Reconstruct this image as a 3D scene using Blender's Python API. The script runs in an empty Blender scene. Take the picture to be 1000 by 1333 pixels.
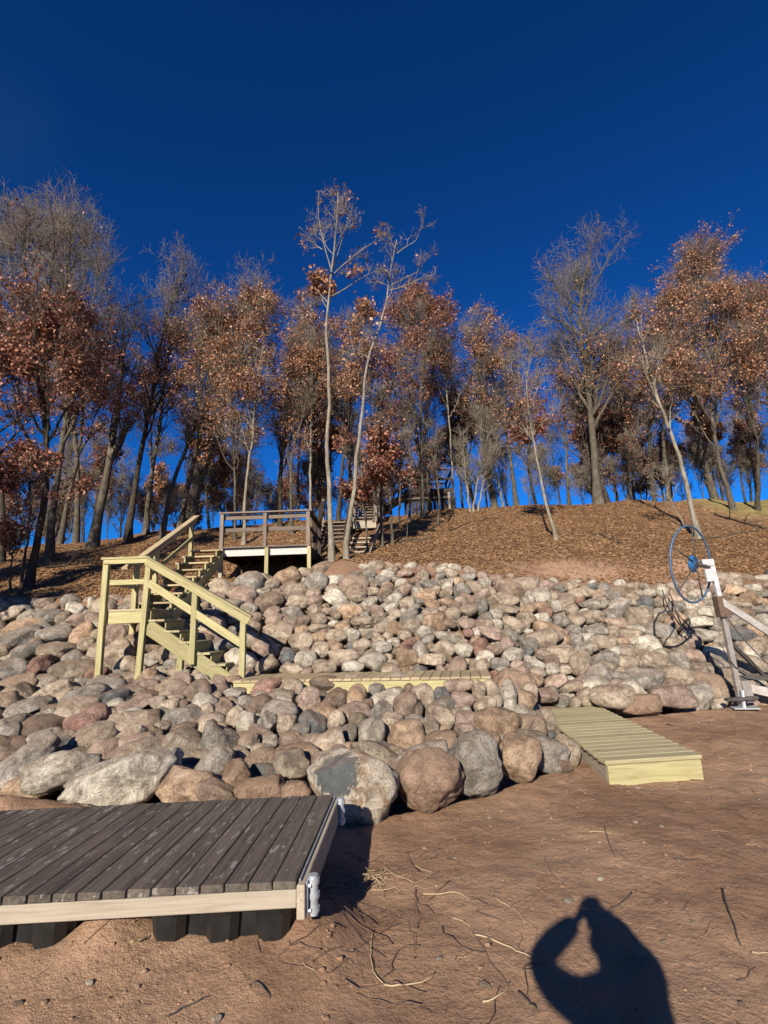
import bpy, math, random
import numpy as np
from mathutils import Vector, Matrix
random.seed(7); RNG = np.random.default_rng(11)
SC = bpy.context.scene; COL = SC.collection
V = lambda *a: np.array(a, float)

# ------------------------------------------------------------------ camera
F = 650.0; TH = math.radians(12.5); RO = math.radians(2.0); H = 1.55
UP = V(0, -math.sin(TH), math.cos(TH)); FW = V(0, math.cos(TH), math.sin(TH)); RT = V(1, 0, 0)
r_img = RT*math.cos(RO) - UP*math.sin(RO); u_img = RT*math.sin(RO) + UP*math.cos(RO)
cam_d = bpy.data.cameras.new('camera'); cam = bpy.data.objects.new('camera', cam_d); COL.objects.link(cam)
cam_d.sensor_fit = 'HORIZONTAL'; cam_d.sensor_width = 36; cam_d.lens = F/1000*36
cam_d.clip_start = 0.01; cam_d.clip_end = 3000
cam.matrix_world = Matrix(((r_img[0], u_img[0], -FW[0], 0), (r_img[1], u_img[1], -FW[1], 0), (r_img[2], u_img[2], -FW[2], H), (0, 0, 0, 1)))
SC.camera = cam
def ray(px, py):
    return FW + r_img*((px-500)/F) + u_img*((666.5-py)/F)
def atz(px, py, z): d = ray(px, py); return V(0, 0, H) + d*((z-H)/d[2])
def aty(px, py, y): d = ray(px, py); return V(0, 0, H) + d*(y/d[1])
def proj(p):
    q = np.asarray(p, float) - V(0, 0, H); t = q @ FW
    return 500 + F*(q @ r_img)/t, 666.5 - F*(q @ u_img)/t, t

# ------------------------------------------------------------------ light
SUN = ray(768, 1182); SUN = SUN/np.linalg.norm(SUN)         # the way the sunlight travels
EL = math.asin(-SUN[2]); AZ = math.atan2(-SUN[0], -SUN[1])
w = bpy.data.worlds.new('World'); SC.world = w; w.use_nodes = True
nt = w.node_tree; nt.nodes.clear()
sky = nt.nodes.new('ShaderNodeTexSky'); sky.sky_type = 'NISHITA'; sky.sun_disc = False
sky.sun_elevation = EL; sky.sun_rotation = AZ; sky.altitude = 300; sky.air_density = 0.9; sky.dust_density = 0.0; sky.ozone_density = 6.0
hs = nt.nodes.new('ShaderNodeVectorMath'); hs.operation = 'MULTIPLY'; hs.inputs[1].default_value = (0.10, 0.55, 0.87)   # deep polarised blue
bg = nt.nodes.new('ShaderNodeBackground'); bg.inputs['Strength'].default_value = 0.05
wo = nt.nodes.new('ShaderNodeOutputWorld')
gm = nt.nodes.new('ShaderNodeGamma'); gm.inputs[1].default_value = 1.28; nt.links.new(sky.outputs[0], gm.inputs[0]); nt.links.new(gm.outputs[0], hs.inputs[0]); cd = ray(8, 165); cd = cd/np.linalg.norm(cd); tc = nt.nodes.new('ShaderNodeTexCoord'); dt = nt.nodes.new('ShaderNodeVectorMath'); dt.operation = 'DISTANCE'
nt.links.new(tc.outputs['Generated'], dt.inputs[0]); dt.inputs[1].default_value = tuple(cd)
cn = nt.nodes.new('ShaderNodeTexNoise'); cn.inputs['Scale'].default_value = 9; cn.inputs['Detail'].default_value = 4; nt.links.new(tc.outputs['Generated'], cn.inputs['Vector'])
c1 = nt.nodes.new('ShaderNodeMapRange'); c1.interpolation_type = 'SMOOTHSTEP'; nt.links.new(dt.outputs['Value'], c1.inputs['Value'])
for i_, v_ in ((1, 0.10), (2, 0.0), (3, 0.0), (4, 0.3)): c1.inputs[i_].default_value = v_
c2 = nt.nodes.new('ShaderNodeMath'); c2.operation = 'MULTIPLY'; nt.links.new(c1.outputs[0], c2.inputs[0]); nt.links.new(cn.outputs['Fac'], c2.inputs[1])
cl = nt.nodes.new('ShaderNodeMix'); cl.data_type = 'RGBA'; nt.links.new(c2.outputs[0], cl.inputs[0]); nt.links.new(hs.outputs[0], cl.inputs[6]); cl.inputs[7].default_value = (0.35, 0.9, 2.1, 1)   # a thin high wisp
nt.links.new(cl.outputs[2], bg.inputs['Color']); nt.links.new(bg.outputs[0], wo.inputs[0])
sl = bpy.data.lights.new('sun', 'SUN'); sl.energy = 5.0; sl.angle = math.radians(0.5); sl.color = (1.0, 0.90, 0.76)
so = bpy.data.objects.new('sun', sl); COL.objects.link(so)
so.rotation_euler = Vector((-SUN[0], -SUN[1], -SUN[2])).to_track_quat('Z', 'Y').to_euler(); so.location = (-3, -8, 8)
SC.view_settings.view_transform = 'Standard'; SC.view_settings.look = 'None'; SC.view_settings.gamma = 1; SC.view_settings.exposure = 0.75

# ------------------------------------------------------------------ materials
def mat(name, rough=0.8, spec=0.3, metal=0.0):
    m = bpy.data.materials.new(name); m.use_nodes = True
    n = m.node_tree; b = n.nodes['Principled BSDF']
    b.inputs['Roughness'].default_value = rough; b.inputs['Specular IOR Level'].default_value = spec; b.inputs['Metallic'].default_value = metal
    return m, n, b
def N(n, t, **k):
    x = n.nodes.new('ShaderNode'+t)
    for a, v in k.items():
        if a in x.inputs: x.inputs[a].default_value = v
        else: setattr(x, a, v)
    return x
def noise(n, vec, scale, detail=6, rough=0.6, dist=0.0):
    x = N(n, 'TexNoise', Scale=scale, Detail=detail, Roughness=rough, Distortion=dist)
    if vec is not None: n.links.new(vec, x.inputs['Vector'])
    return x.outputs['Fac']
def ramp(n, fac, stops, interp='LINEAR'):
    x = n.nodes.new('ShaderNodeValToRGB'); x.color_ramp.interpolation = interp
    e = x.color_ramp.elements
    while len(e) < len(stops): e.new(0.5)
    for i, (p, c) in enumerate(stops):
        e[i].position = p; e[i].color = (c[0], c[1], c[2], 1) if len(c) == 3 else c
    n.links.new(fac, x.inputs[0]); return x.outputs[0]
def mix(n, fac, a, b, mode='MIX'):
    x = n.nodes.new('ShaderNodeMix'); x.data_type = 'RGBA'; x.blend_type = mode
    for s, v in ((0, fac), (6, a), (7, b)):
        if hasattr(v, 'links'): n.links.new(v, x.inputs[s])
        elif s == 0: x.inputs[0].default_value = v
        else: x.inputs[s].default_value = (v[0], v[1], v[2], 1)
    return x.outputs[2]
def mth(n, op, a, b=None):
    x = n.nodes.new('ShaderNodeMath'); x.operation = op
    for i, v in ((0, a), (1, b)):
        if v is None: continue
        if hasattr(v, 'links'): n.links.new(v, x.inputs[i])
        else: x.inputs[i].default_value = v
    return x.outputs[0]
def bump(n, b, hgt, strength, dist=0.02):
    x = N(n, 'Bump'); x.inputs['Strength'].default_value = strength; x.inputs['Distance'].default_value = dist
    n.links.new(hgt, x.inputs['Height']); n.links.new(x.outputs[0], b.inputs['Normal'])
def attr(n, name, out='Vector'):
    x = n.nodes.new('ShaderNodeAttribute'); x.attribute_name = name; return x.outputs[out]
def mapping(n, vec, scale):
    x = n.nodes.new('ShaderNodeMapping'); x.inputs['Scale'].default_value = scale; n.links.new(vec, x.inputs['Vector']); return x.outputs[0]
def objvec(n): return n.nodes.new('ShaderNodeTexCoord').outputs['Object']
def base(n, b, c): n.links.new(c, b.inputs['Base Color'])

def wood(name, light, dark, knot, var=0.25, rough=0.75, spots=None, grain=1.0, stain=None):
    m, n, b = mat(name, rough, 0.25)
    g = attr(n, 'gc'); r = attr(n, 'rnd', 'Fac')
    f1 = noise(n, mapping(n, g, (1.2, 22, 22)), 2.2, 7, 0.65, 0.6)
    f2 = noise(n, mapping(n, g, (3, 120, 120)), 1.5, 4, 0.7)
    c = mix(n, mth(n, 'MULTIPLY', f1, 1.0), light, dark)
    c = ramp(n, f1, [(0.3, dark), (0.62, light)])
    c = mix(n, mth(n, 'MULTIPLY', f2, 0.45*grain), c, dark)
    vo = N(n, 'TexVoronoi', Scale=1.0); n.links.new(mapping(n, g, (2.6, 9, 9)), vo.inputs['Vector'])
    kn = ramp(n, vo.outputs['Distance'], [(0.0, (1, 1, 1)), (0.05, (.8, .8, .8)), (0.13, (0, 0, 0))])
    c = mix(n, mth(n, 'MULTIPLY', kn, 0.8), c, knot)
    hv = N(n, 'HueSaturation'); n.links.new(c, hv.inputs['Color'])
    n.links.new(mth(n, 'ADD', mth(n, 'MULTIPLY', r, var), 1-var/2), hv.inputs['Value']); c = hv.outputs[0]
    if spots:
        sp = noise(n, mapping(n, g, (9, 26, 26)), 1.0, 3, 0.5, 0.8)
        sm = ramp(n, sp, [(0.60, (0, 0, 0)), (0.68, (1, 1, 1))])
        c = mix(n, mth(n, 'MULTIPLY', sm, 0.75), c, spots)
    if stain:
        sp = noise(n, mapping(n, g, (1.5, 6, 6)), 1.3, 5, 0.6, 0.3)
        sm = ramp(n, sp, [(0.5, (0, 0, 0)), (0.7, (1, 1, 1))])
        c = mix(n, mth(n, 'MULTIPLY', sm, 0.5), c, stain)
    base(n, b, c); bump(n, b, mth(n, 'ADD', f1, mth(n, 'MULTIPLY', f2, 0.7)), 0.35*grain, 0.004)
    return m
M = {}
M['new_wood'] = wood('treated_lumber', (0.41, 0.375, 0.195), (0.235, 0.20, 0.092), (0.16, 0.10, 0.04), 0.42)
M['new_deck'] = wood('treated_decking', (0.42, 0.37, 0.22), (0.26, 0.22, 0.125), (0.17, 0.12, 0.06), 0.30, stain=(0.33, 0.27, 0.17))
M['walk_deck'] = wood('walkway_decking', (0.42, 0.34, 0.21), (0.27, 0.21, 0.12), (0.15, 0.10, 0.06), 0.35, stain=(0.30, 0.21, 0.14))
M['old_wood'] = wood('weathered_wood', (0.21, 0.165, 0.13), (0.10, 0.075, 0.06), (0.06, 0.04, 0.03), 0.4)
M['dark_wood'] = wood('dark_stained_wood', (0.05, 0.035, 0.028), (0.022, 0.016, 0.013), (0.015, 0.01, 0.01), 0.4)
M['dock_deck'] = wood('weathered_dock_boards', (0.125, 0.106, 0.086), (0.04, 0.033, 0.026), (0.03, 0.02, 0.02), 0.5, 0.92, spots=(0.26, 0.235, 0.215), stain=(0.13, 0.10, 0.08))
M['pale_wood'] = wood('bleached_fascia_board', (0.36, 0.315, 0.245), (0.24, 0.20, 0.15), (0.16, 0.09, 0.05), 0.1)
M['grey_wood'] = wood('greyed_board', (0.42, 0.37, 0.28), (0.22, 0.18, 0.13), (0.1, 0.07, 0.05), 0.2)
M['white_wood'] = wood('white_painted_board', (0.50, 0.475, 0.44), (0.36, 0.33, 0.30), (0.35, 0.3, 0.26), 0.12)

def metal(name, col, col2, rough=0.4, me=0.85, scale=14):
    m, n, b = mat(name, rough, 0.5, me)
    f = noise(n, objvec(n), scale, 6, 0.65)
    base(n, b, ramp(n, f, [(0.35, col), (0.65, col2)]))
    n.links.new(mth(n, 'ADD', mth(n, 'MULTIPLY', f, 0.35), rough-0.12), b.inputs['Roughness']); bump(n, b, f, 0.15, 0.003)
    return m
M['galv'] = metal('galvanised_steel', (0.55, 0.60, 0.64), (0.34, 0.36, 0.38), 0.42, 0.55)
M['alum'] = metal('dull_aluminium', (0.46, 0.44, 0.41), (0.28, 0.24, 0.20), 0.45, 0.6, 8)
M['white_metal'] = metal('white_painted_metal', (0.48, 0.50, 0.52), (0.36, 0.36, 0.35), 0.5, 0.0, 9)
M['blue'] = metal('blue_paint', (0.02, 0.07, 0.16), (0.08, 0.13, 0.20), 0.45, 0.0, 22)
M['blue_hub'] = metal('blue_hub_paint', (0.012, 0.085, 0.24), (0.02, 0.10, 0.26), 0.5, 0.0, 12)
M['rust'] = metal('rusty_steel', (0.17, 0.10, 0.065), (0.10, 0.07, 0.055), 0.7, 0.3, 20)
M['cable'] = metal('dark_cable', (0.05, 0.045, 0.04), (0.09, 0.08, 0.07), 0.6, 0.2, 20)
M['plastic'] = metal('black_plastic', (0.008, 0.009, 0.009), (0.014, 0.015, 0.015), 0.34, 0.0, 9)

# zones of the ground: point colour attribute 'zone' : R litter, G grass, B bare soil under the rocks
def ground_mat():
    m, n, b = mat('ground', 0.95, 0.12)
    v = objvec(n); z = n.nodes.new('ShaderNodeAttribute'); z.attribute_name = 'zone'
    sep = n.nodes.new('ShaderNodeSeparateColor'); n.links.new(z.outputs['Color'], sep.inputs[0])
    f1 = noise(n, v, 0.9, 6, 0.6); f2 = noise(n, v, 55, 6, 0.75); f3 = noise(n, v, 7, 6, 0.7)
    sand = ramp(n, f1, [(0.3, (0.335, 0.208, 0.128)), (0.7, (0.43, 0.275, 0.176))])
    sand = mix(n, ramp(n, f2, [(0.34, (0.6, 0.6, 0.6)), (0.52, (0, 0, 0))]), sand, (0.20, 0.125, 0.08))
    sand = mix(n, ramp(n, f3, [(0.38, (0.4, 0.4, 0.4)), (0.55, (0, 0, 0))]), sand, (0.23, 0.145, 0.095))
    gr = N(n, 'TexVoronoi', Scale=26.0); n.links.new(v, gr.inputs['Vector'])
    peb = ramp(n, gr.outputs['Distance'], [(0.0, (1, 1, 1)), (0.10, (1, 1, 1)), (0.14, (0, 0, 0))])
    pm = mth(n, 'MULTIPLY', peb, ramp(n, gr.outputs['Color'], [(0.80, (0, 0, 0)), (0.82, (1, 1, 1))]))
    sand = mix(n, pm, sand, (0.50, 0.39, 0.30))
    rg_ = ramp(n, noise(n, v, 1.3, 4, 0.6), [(0.38, (0.15, 0.15, 0.15)), (0.62, (1, 1, 1))])
    h = mth(n, 'ADD', mth(n, 'MULTIPLY', f2, 0.45), mth(n, 'MULTIPLY', rg_, mth(n, 'ADD', mth(n, 'MULTIPLY', f3, 1.1), mth(n, 'MULTIPLY', noise(n, v, 22, 5, 0.75), 1.2))))
    damp = ramp(n, noise(n, v, 0.7, 5, 0.6, 0.5), [(0.46, (1, 1, 1)), (0.60, (0.72, 0.68, 0.66))]); sand = mix(n, 1.0, sand, damp, 'MULTIPLY')
    lv = N(n, 'TexVoronoi', Scale=11.0); n.links.new(v, lv.inputs['Vector'])
    lit = ramp(n, lv.outputs['Color'], [(0.15, (0.11, 0.058, 0.03)), (0.45, (0.23, 0.125, 0.06)), (0.7, (0.33, 0.20, 0.10)), (0.95, (0.42, 0.29, 0.17))])
    lit = mix(n, ramp(n, f3, [(0.4, (0.7, 0.7, 0.7)), (0.65, (0, 0, 0))]), lit, (0.09, 0.05, 0.03))
    gra = ramp(n, noise(n, v, 3.0, 8, 0.7), [(0.3, (0.13, 0.095, 0.04)), (0.6, (0.27, 0.215, 0.085)), (0.8, (0.33, 0.27, 0.12))])
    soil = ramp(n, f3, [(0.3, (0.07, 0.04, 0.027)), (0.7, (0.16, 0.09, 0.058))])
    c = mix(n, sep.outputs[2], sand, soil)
    c = mix(n, sep.outputs[0], c, lit); c = mix(n, sep.outputs[1], c, gra)
    base(n, b, c)
    bump(n, b, h, 0.85, 0.04)
    return m
M['ground'] = ground_mat()

def rock_mat(name, c1, c2, c3, dark=(0.10, 0.075, 0.06), patch=None, dust=0.35):
    m, n, b = mat(name, 0.9, 0.2)
    v0 = objvec(n); oi = n.nodes.new('ShaderNodeObjectInfo'); 
    off = n.nodes.new('ShaderNodeVectorMath'); off.operation = 'ADD'; n.links.new(v0, off.inputs[0])
    cb = n.nodes.new('ShaderNodeCombineXYZ'); k = mth(n, 'MULTIPLY', oi.outputs['Random'], 37.0)
    for i in range(3): n.links.new(k, cb.inputs[i])
    n.links.new(cb.outputs[0], off.inputs[1]); v = off.outputs[0]
    f1 = noise(n, v, 5.0, 9, 0.7, 0.5); f2 = noise(n, v, 55, 5, 0.85); f3 = noise(n, v, 9, 8, 0.7, 0.8)
    c = ramp(n, f1, [(0.30, [q*.78 for q in c1]), (0.42, c1), (0.50, [q*1.08 for q in c2]), (0.64, [q*1.18 for q in c3])])
    c = mix(n, ramp(n, f2, [(0.53, (0, 0, 0)), (0.62, (0.85, 0.85, 0.85))]), c, dark)
    c = mix(n, ramp(n, f2, [(0.32, (0.8, 0.8, 0.8)), (0.43, (0, 0, 0))]), c, (0.50, 0.45, 0.37))
    c = mix(n, ramp(n, f3, [(0.50, (0, 0, 0)), (0.64, (0.6, 0.6, 0.6))]), c, dark)
    if patch: 
        dn = n.nodes.new('ShaderNodeVectorMath'); dn.operation = 'DISTANCE'; n.links.new(v0, dn.inputs[0]); dn.inputs[1].default_value = (-0.17, -0.24, 0.20)
        dm_ = mth(n, 'ADD', dn.outputs['Value'], mth(n, 'ADD', mth(n, 'MULTIPLY', f1, 0.42), mth(n, 'MULTIPLY', f3, 0.30))); pk = ramp(n, dm_, [(0.575, (0.97, 0.97, 0.97)), (0.59, (0, 0, 0))])
        c = mix(n, ramp(n, noise(n, v, 5.5, 5, 0.6, 0.5), [(0.56, (0, 0, 0)), (0.62, (0.85, 0.85, 0.85))]), c, (0.27, 0.165, 0.10)); c = mix(n, pk, c, (0.10, 0.11, 0.112))
    if False: c = mix(n, ramp(n, noise(n, v, 3.4, 5, 0.6, 0.6), [(0.57, (0, 0, 0)), (0.60, (0.95, 0.95, 0.95))]), c, patch)
    # sandy dust lying on the upward faces
    ge = n.nodes.new('ShaderNodeNewGeometry'); sp = n.nodes.new('ShaderNodeSeparateXYZ'); n.links.new(ge.outputs['Normal'], sp.inputs[0])
    dm = ramp(n, mth(n, 'ADD', sp.outputs[2], mth(n, 'MULTIPLY', f3, 0.7)), [(0.85, (0, 0, 0)), (1.25, (dust, dust, dust))])
    c = mix(n, dm, c, (0.27, 0.185, 0.125))
    hv = N(n, 'HueSaturation'); n.links.new(c, hv.inputs['Color'])
    n.links.new(mth(n, 'ADD', mth(n, 'MULTIPLY', oi.outputs['Random'], 0.5), 0.76), hv.inputs['Value'])
    base(n, b, hv.outputs[0])
    bump(n, b, mth(n, 'ADD', mth(n, 'MULTIPLY', f3, 1.6), mth(n, 'MULTIPLY', f2, 0.6)), 1.0, 0.04)
    return m
ROCK = {
 't': ('tan',        rock_mat('tan_fieldstone', (0.244, 0.189, 0.134), (0.366, 0.293, 0.213), (0.464, 0.390, 0.299))),
 'g': ('grey',       rock_mat('grey_fieldstone', (0.165, 0.149, 0.124), (0.256, 0.232, 0.195), (0.378, 0.342, 0.293))),
 'b': ('brown',      rock_mat('brown_fieldstone', (0.146, 0.104, 0.073), (0.226, 0.165, 0.118), (0.305, 0.232, 0.171), dust=0.6)),
 'p': ('pinkish',    rock_mat('pink_fieldstone', (0.244, 0.173, 0.132), (0.342, 0.250, 0.195), (0.427, 0.323, 0.262))),
 'r': ('reddish',    rock_mat('red_fieldstone', (0.183, 0.095, 0.073), (0.262, 0.144, 0.110), (0.342, 0.207, 0.165))),
 'o': ('orange tan', rock_mat('orange_fieldstone', (0.268, 0.177, 0.110), (0.403, 0.275, 0.177), (0.488, 0.366, 0.256))),
 'w': ('pale',       rock_mat('pale_fieldstone', (0.305, 0.262, 0.201), (0.464, 0.415, 0.329), (0.573, 0.525, 0.433), dust=0.25)),
 'd': ('dark blue grey', rock_mat('slate_fieldstone', (0.085, 0.088, 0.088), (0.140, 0.146, 0.144), (0.207, 0.210, 0.201))),
 's': ('sand covered brown', rock_mat('sandy_fieldstone', (0.232, 0.146, 0.098), (0.293, 0.193, 0.132), (0.354, 0.244, 0.177), dust=0.9)),
 'W': ('pale mottled', rock_mat('pale_mottled_fieldstone', (0.34, 0.25, 0.165), (0.46, 0.40, 0.315), (0.52, 0.47, 0.395), patch=(0.159, 0.165, 0.159), dust=0.3)),
}
def bark_mat(name, lo, hi):
    m, n, b = mat(name, 0.95, 0.1)
    v = objvec(n); f = noise(n, mapping(n, v, (14, 14, 4)), 1.0, 7, 0.7); f2 = noise(n, v, 1.7, 4, 0.6)
    c = ramp(n, f, [(0.32, lo), (0.66, hi)]); c = mix(n, ramp(n, f2, [(0.5, (0, 0, 0)), (0.68, (0.6, 0.6, 0.6))]), c, (hi[0]*1.35, hi[1]*1.35, hi[2]*1.3))
    base(n, b, c); bump(n, b, f, 0.8, 0.03); return m
BARK = {'dark': bark_mat('dark_bark', (0.022, 0.018, 0.013), (0.075, 0.062, 0.048)), 'grey': bark_mat('grey_bark', (0.032, 0.027, 0.020), (0.125, 0.108, 0.083)),
        'pale': bark_mat('pale_bark', (0.10, 0.085, 0.062), (0.27, 0.24, 0.19))}
M['twig'] = bark_mat('twig_bark', (0.08, 0.068, 0.054), (0.25, 0.215, 0.175))
def leaf_mat(name, stops):
    m, n, b = mat(name, 0.5, 0.35)
    c = ramp(n, attr(n, 'rnd', 'Fac'), stops); base(n, b, c)
    tr = n.nodes.new('ShaderNodeBsdfTranslucent'); n.links.new(c, tr.inputs[0]); mx = n.nodes.new('ShaderNodeMixShader'); mx.inputs[0].default_value = 0.22
    out = n.nodes['Material Output']; n.links.new(b.outputs[0], mx.inputs[1]); n.links.new(tr.outputs[0], mx.inputs[2]); n.links.new(mx.outputs[0], out.inputs[0])
    return m
LEAF = {'red': leaf_mat('dry_red_brown_leaf', [(0.0, (0.07, 0.022, 0.013)), (0.4, (0.20, 0.070, 0.040)), (0.8, (0.38, 0.175, 0.105)), (1.0, (0.52, 0.31, 0.20))]),
        'tan': leaf_mat('dry_tan_leaf', [(0.0, (0.10, 0.036, 0.018)), (0.4, (0.27, 0.118, 0.058)), (0.8, (0.46, 0.25, 0.135)), (1.0, (0.58, 0.38, 0.25))]),
        'litter': leaf_mat('fallen_leaf', [(0.0, (0.11, 0.055, 0.028)), (0.4, (0.26, 0.14, 0.065)), (0.8, (0.40, 0.25, 0.125)), (1.0, (0.54, 0.38, 0.24))])}

# ------------------------------------------------------------------ object helpers
def tag(o, label=None, cat=None, group=None, kind=None):
    for k, v in (('label', label), ('category', cat), ('group', group), ('kind', kind)):
        if v: o[k] = v
    return o
def thing(name, loc, label, cat, group=None):
    o = bpy.data.objects.new(name, None); COL.objects.link(o); o.location = tuple(loc); o.empty_display_size = 0.2
    return tag(o, label, cat, group)
def mesh_obj(name, verts, faces, m, parent=None, smooth=False, attrs=None, origin=None):
    verts = np.asarray(verts, float)
    if parent is not None: verts = verts - np.array(parent.location)
    elif origin is not None: verts = verts - np.asarray(origin)
    me = bpy.data.meshes.new(name)
    if isinstance(faces, np.ndarray):
        nv, nf, k = len(verts), len(faces), faces.shape[1]
        me.vertices.add(nv); me.vertices.foreach_set('co', verts.astype(np.float32).ravel())
        me.loops.add(nf*k); me.loops.foreach_set('vertex_index', faces.astype(np.int32).ravel())
        me.polygons.add(nf); me.polygons.foreach_set('loop_start', np.arange(0, nf*k, k, dtype=np.int32))
        try: me.polygons.foreach_set('loop_total', np.full(nf, k, dtype=np.int32))
        except Exception: pass
        me.update(calc_edges=True)
    else:
        me.from_pydata([tuple(v) for v in verts], [], [tuple(f) for f in faces]); me.update()
    for nm, (ty, data) in (attrs or {}).items():
        a = me.attributes.new(nm, ty, 'POINT')
        a.data.foreach_set('vector' if ty == 'FLOAT_VECTOR' else 'color' if ty == 'FLOAT_COLOR' else 'value', np.asarray(data, dtype=np.float32).ravel())
    if smooth: me.polygons.foreach_set('use_smooth', np.ones(len(me.polygons), dtype=bool))
    me.materials.append(m)
    o = bpy.data.objects.new(name, me); COL.objects.link(o)
    if parent is not None: o.parent = parent
    elif origin is not None: o.location = tuple(origin)
    return o
def nrm(v): v = np.asarray(v, float); return v/(np.linalg.norm(v)+1e-12)

class MB:
    """collects chamfered boards, prisms and tubes for one mesh"""
    def __init__(s): s.v = []; s.f = []; s.g = []; s.r = []
    def _add(s, vs, fs, gs, r=None):
        k = len(s.v); s.v += [np.asarray(x, float) for x in vs]; s.f += [tuple(i+k for i in f) for f in fs]; s.g += list(gs)
        r = random.random() if r is None else r; s.r += [r]*len(vs)
    def beam(s, p0, p1, w, h, up=(0, 0, 1), ch=0.004, r=None):
        p0 = np.asarray(p0, float); p1 = np.asarray(p1, float); ax = nrm(p1-p0); L = np.linalg.norm(p1-p0)
        y = nrm(np.cross(np.asarray(up, float), ax)); z = np.cross(ax, y); c = (p0+p1)/2; hl = V(L/2, w/2, h/2); ch = min(ch, w*0.3, h*0.3)
        off = V(random.random()*20, random.random()*20, random.random()*20)
        vs = []; gs = []; idx = {}
        for sx in (-1, 1):
            for sy in (-1, 1):
                for sz in (-1, 1):
                    for k in range(3):
                        q = V(sx, sy, sz)*(hl-ch); q[k] = (sx, sy, sz)[k]*hl[k]; idx[(sx, sy, sz, k)] = len(vs)
                        vs.append(c+ax*q[0]+y*q[1]+z*q[2]); gs.append(q+off)
        fs = []
        for k in range(3):
            a, b = [(1, 2), (2, 0), (0, 1)][k]
            for sg in (-1, 1):
                cs = []
                for (u, v) in ((-1, -1), (1, -1), (1, 1), (-1, 1)):
                    t = [0, 0, 0]; t[k] = sg; t[a] = u; t[b] = v; cs.append(idx[(t[0], t[1], t[2], k)])
                fs.append(cs if sg > 0 else cs[::-1])
            for u in (-1, 1):              # edges parallel to axis k
                for v in (-1, 1):
                    t0 = [0, 0, 0]; t0[a] = u; t0[b] = v; t1 = list(t0); t0[k] = -1; t1[k] = 1
                    q = [idx[(*t0, a)], idx[(*t1, a)], idx[(*t1, b)], idx[(*t0, b)]]
                    fs.append(q if u*v < 0 else q[::-1])
        for sx in (-1, 1):
            for sy in (-1, 1):
                for sz in (-1, 1):
                    q = [idx[(sx, sy, sz, k)] for k in range(3)]; fs.append(q if sx*sy*sz > 0 else q[::-1])
        s._add(vs, fs, gs, r)
    def tube(s, pts, rad, n=8, r=None, closed=False):
        pts = [np.asarray(p, float) for p in pts]; m = len(pts); rad = rad if hasattr(rad, '__len__') else [rad]*m
        vs = []; gs = []; L = 0
        for i, p in enumerate(pts):
            a = pts[(i-1) % m] if (closed or i) else p; b = pts[(i+1) % m] if (closed or i < m-1) else p
            t = nrm(b-a); ref = V(0, 0, 1) if abs(t[2]) < 0.9 else V(1, 0, 0)
            u = nrm(np.cross(t, ref)) if i == 0 else nrm(pu - t*(pu@t)); pu = u; w_ = np.cross(t, u)
            if i: L += np.linalg.norm(p-pts[i-1])
            for k in range(n):
                an = 2*math.pi*k/n; vs.append(p+(u*math.cos(an)+w_*math.sin(an))*rad[i]); gs.append(V(L, math.cos(an)*rad[i], math.sin(an)*rad[i]))
        fs = []
        for i in range(m if closed else m-1):
            j = (i+1) % m
            for k in range(n): fs.append((i*n+k, i*n+(k+1) % n, j*n+(k+1) % n, j*n+k))
        if not closed: fs.append(tuple(range(n))[::-1]); fs.append(tuple(range((m-1)*n, m*n)))
        s._add(vs, fs, gs, r)
    def hull(s, bot, top, r=None):      # prism between two rings of the same length
        n = len(bot); fs = [tuple(range(n))[::-1], tuple(range(n, 2*n))]
        for k in range(n): fs.append((k, (k+1) % n, n+(k+1) % n, n+k))
        s._add(list(bot)+list(top), fs, [np.asarray(x, float) for x in list(bot)+list(top)], r)
    def build(s, name, m, parent=None, smooth=False, origin=None):
        return mesh_obj(name, s.v, s.f, m, parent, smooth, {'gc': ('FLOAT_VECTOR', s.g), 'rnd': ('FLOAT', s.r)}, origin)

# ------------------------------------------------------------------ terrain
_tab = [ # X   base(Y,z)     A(Y,z)      B(Y,z)     T(Y,z)
 (-14, (7.0, .05), (8.2, .60), (9.0, .95), (10.6, 2.25)),
 (-8.0, (6.2, .0), (7.6, .58), (8.6, .92), (10.5, 2.25)),
 (-4.7, (5.8, .0), (7.4, .55), (8.5, .78), (10.6, 2.20)),
 (-3.0, (5.1, .0), (7.2, .60), (8.7, .82), (11.1, 2.55)),
 (-1.8, (4.9, .0), (7.2, .62), (8.8, .78), (11.7, 2.80)),
 (-0.2, (4.5, .0), (6.9, .60), (8.6, .75), (11.8, 2.88)),
 (0.73, (4.9, .0), (6.9, .60), (8.5, .75), (11.8, 2.84)),
 (1.40, (5.4, .0), (6.9, .58), (8.4, .75), (11.7, 2.78)),
 (1.95, (5.8, .0), (7.2, .45), (8.3, .75), (11.6, 2.65)),
 (2.25, (7.3, .08), (7.9, .28), (8.6, .75), (11.5, 2.5)),
 (3.4, (7.7, .10), (8.3, .35), (8.9, .72), (11.4, 2.33)),
 (6.0, (8.3, .15), (8.9, .45), (9.5, .85), (11.3, 2.15)),
 (9.0, (9.0, .18), (9.5, .5), (10.1, .9), (11.5, 2.28)),
 (14, (10., .2), (10.5, .5), (11.0, .9), (12, 2.4))]
_TX = np.array([t[0] for t in _tab]); _KY = np.array([[k[0] for k in t[1:]] for t in _tab]); _KZ = np.array([[k[1] for k in t[1:]] for t in _tab])
def crestz(X): return np.interp(X, [-30, -15.6, -9.4, -3, 0, 6, 16, 40], [4.3, 4.84, 5.5, 5.66, 5.80, 6.07, 6.05, 6.1])
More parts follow.
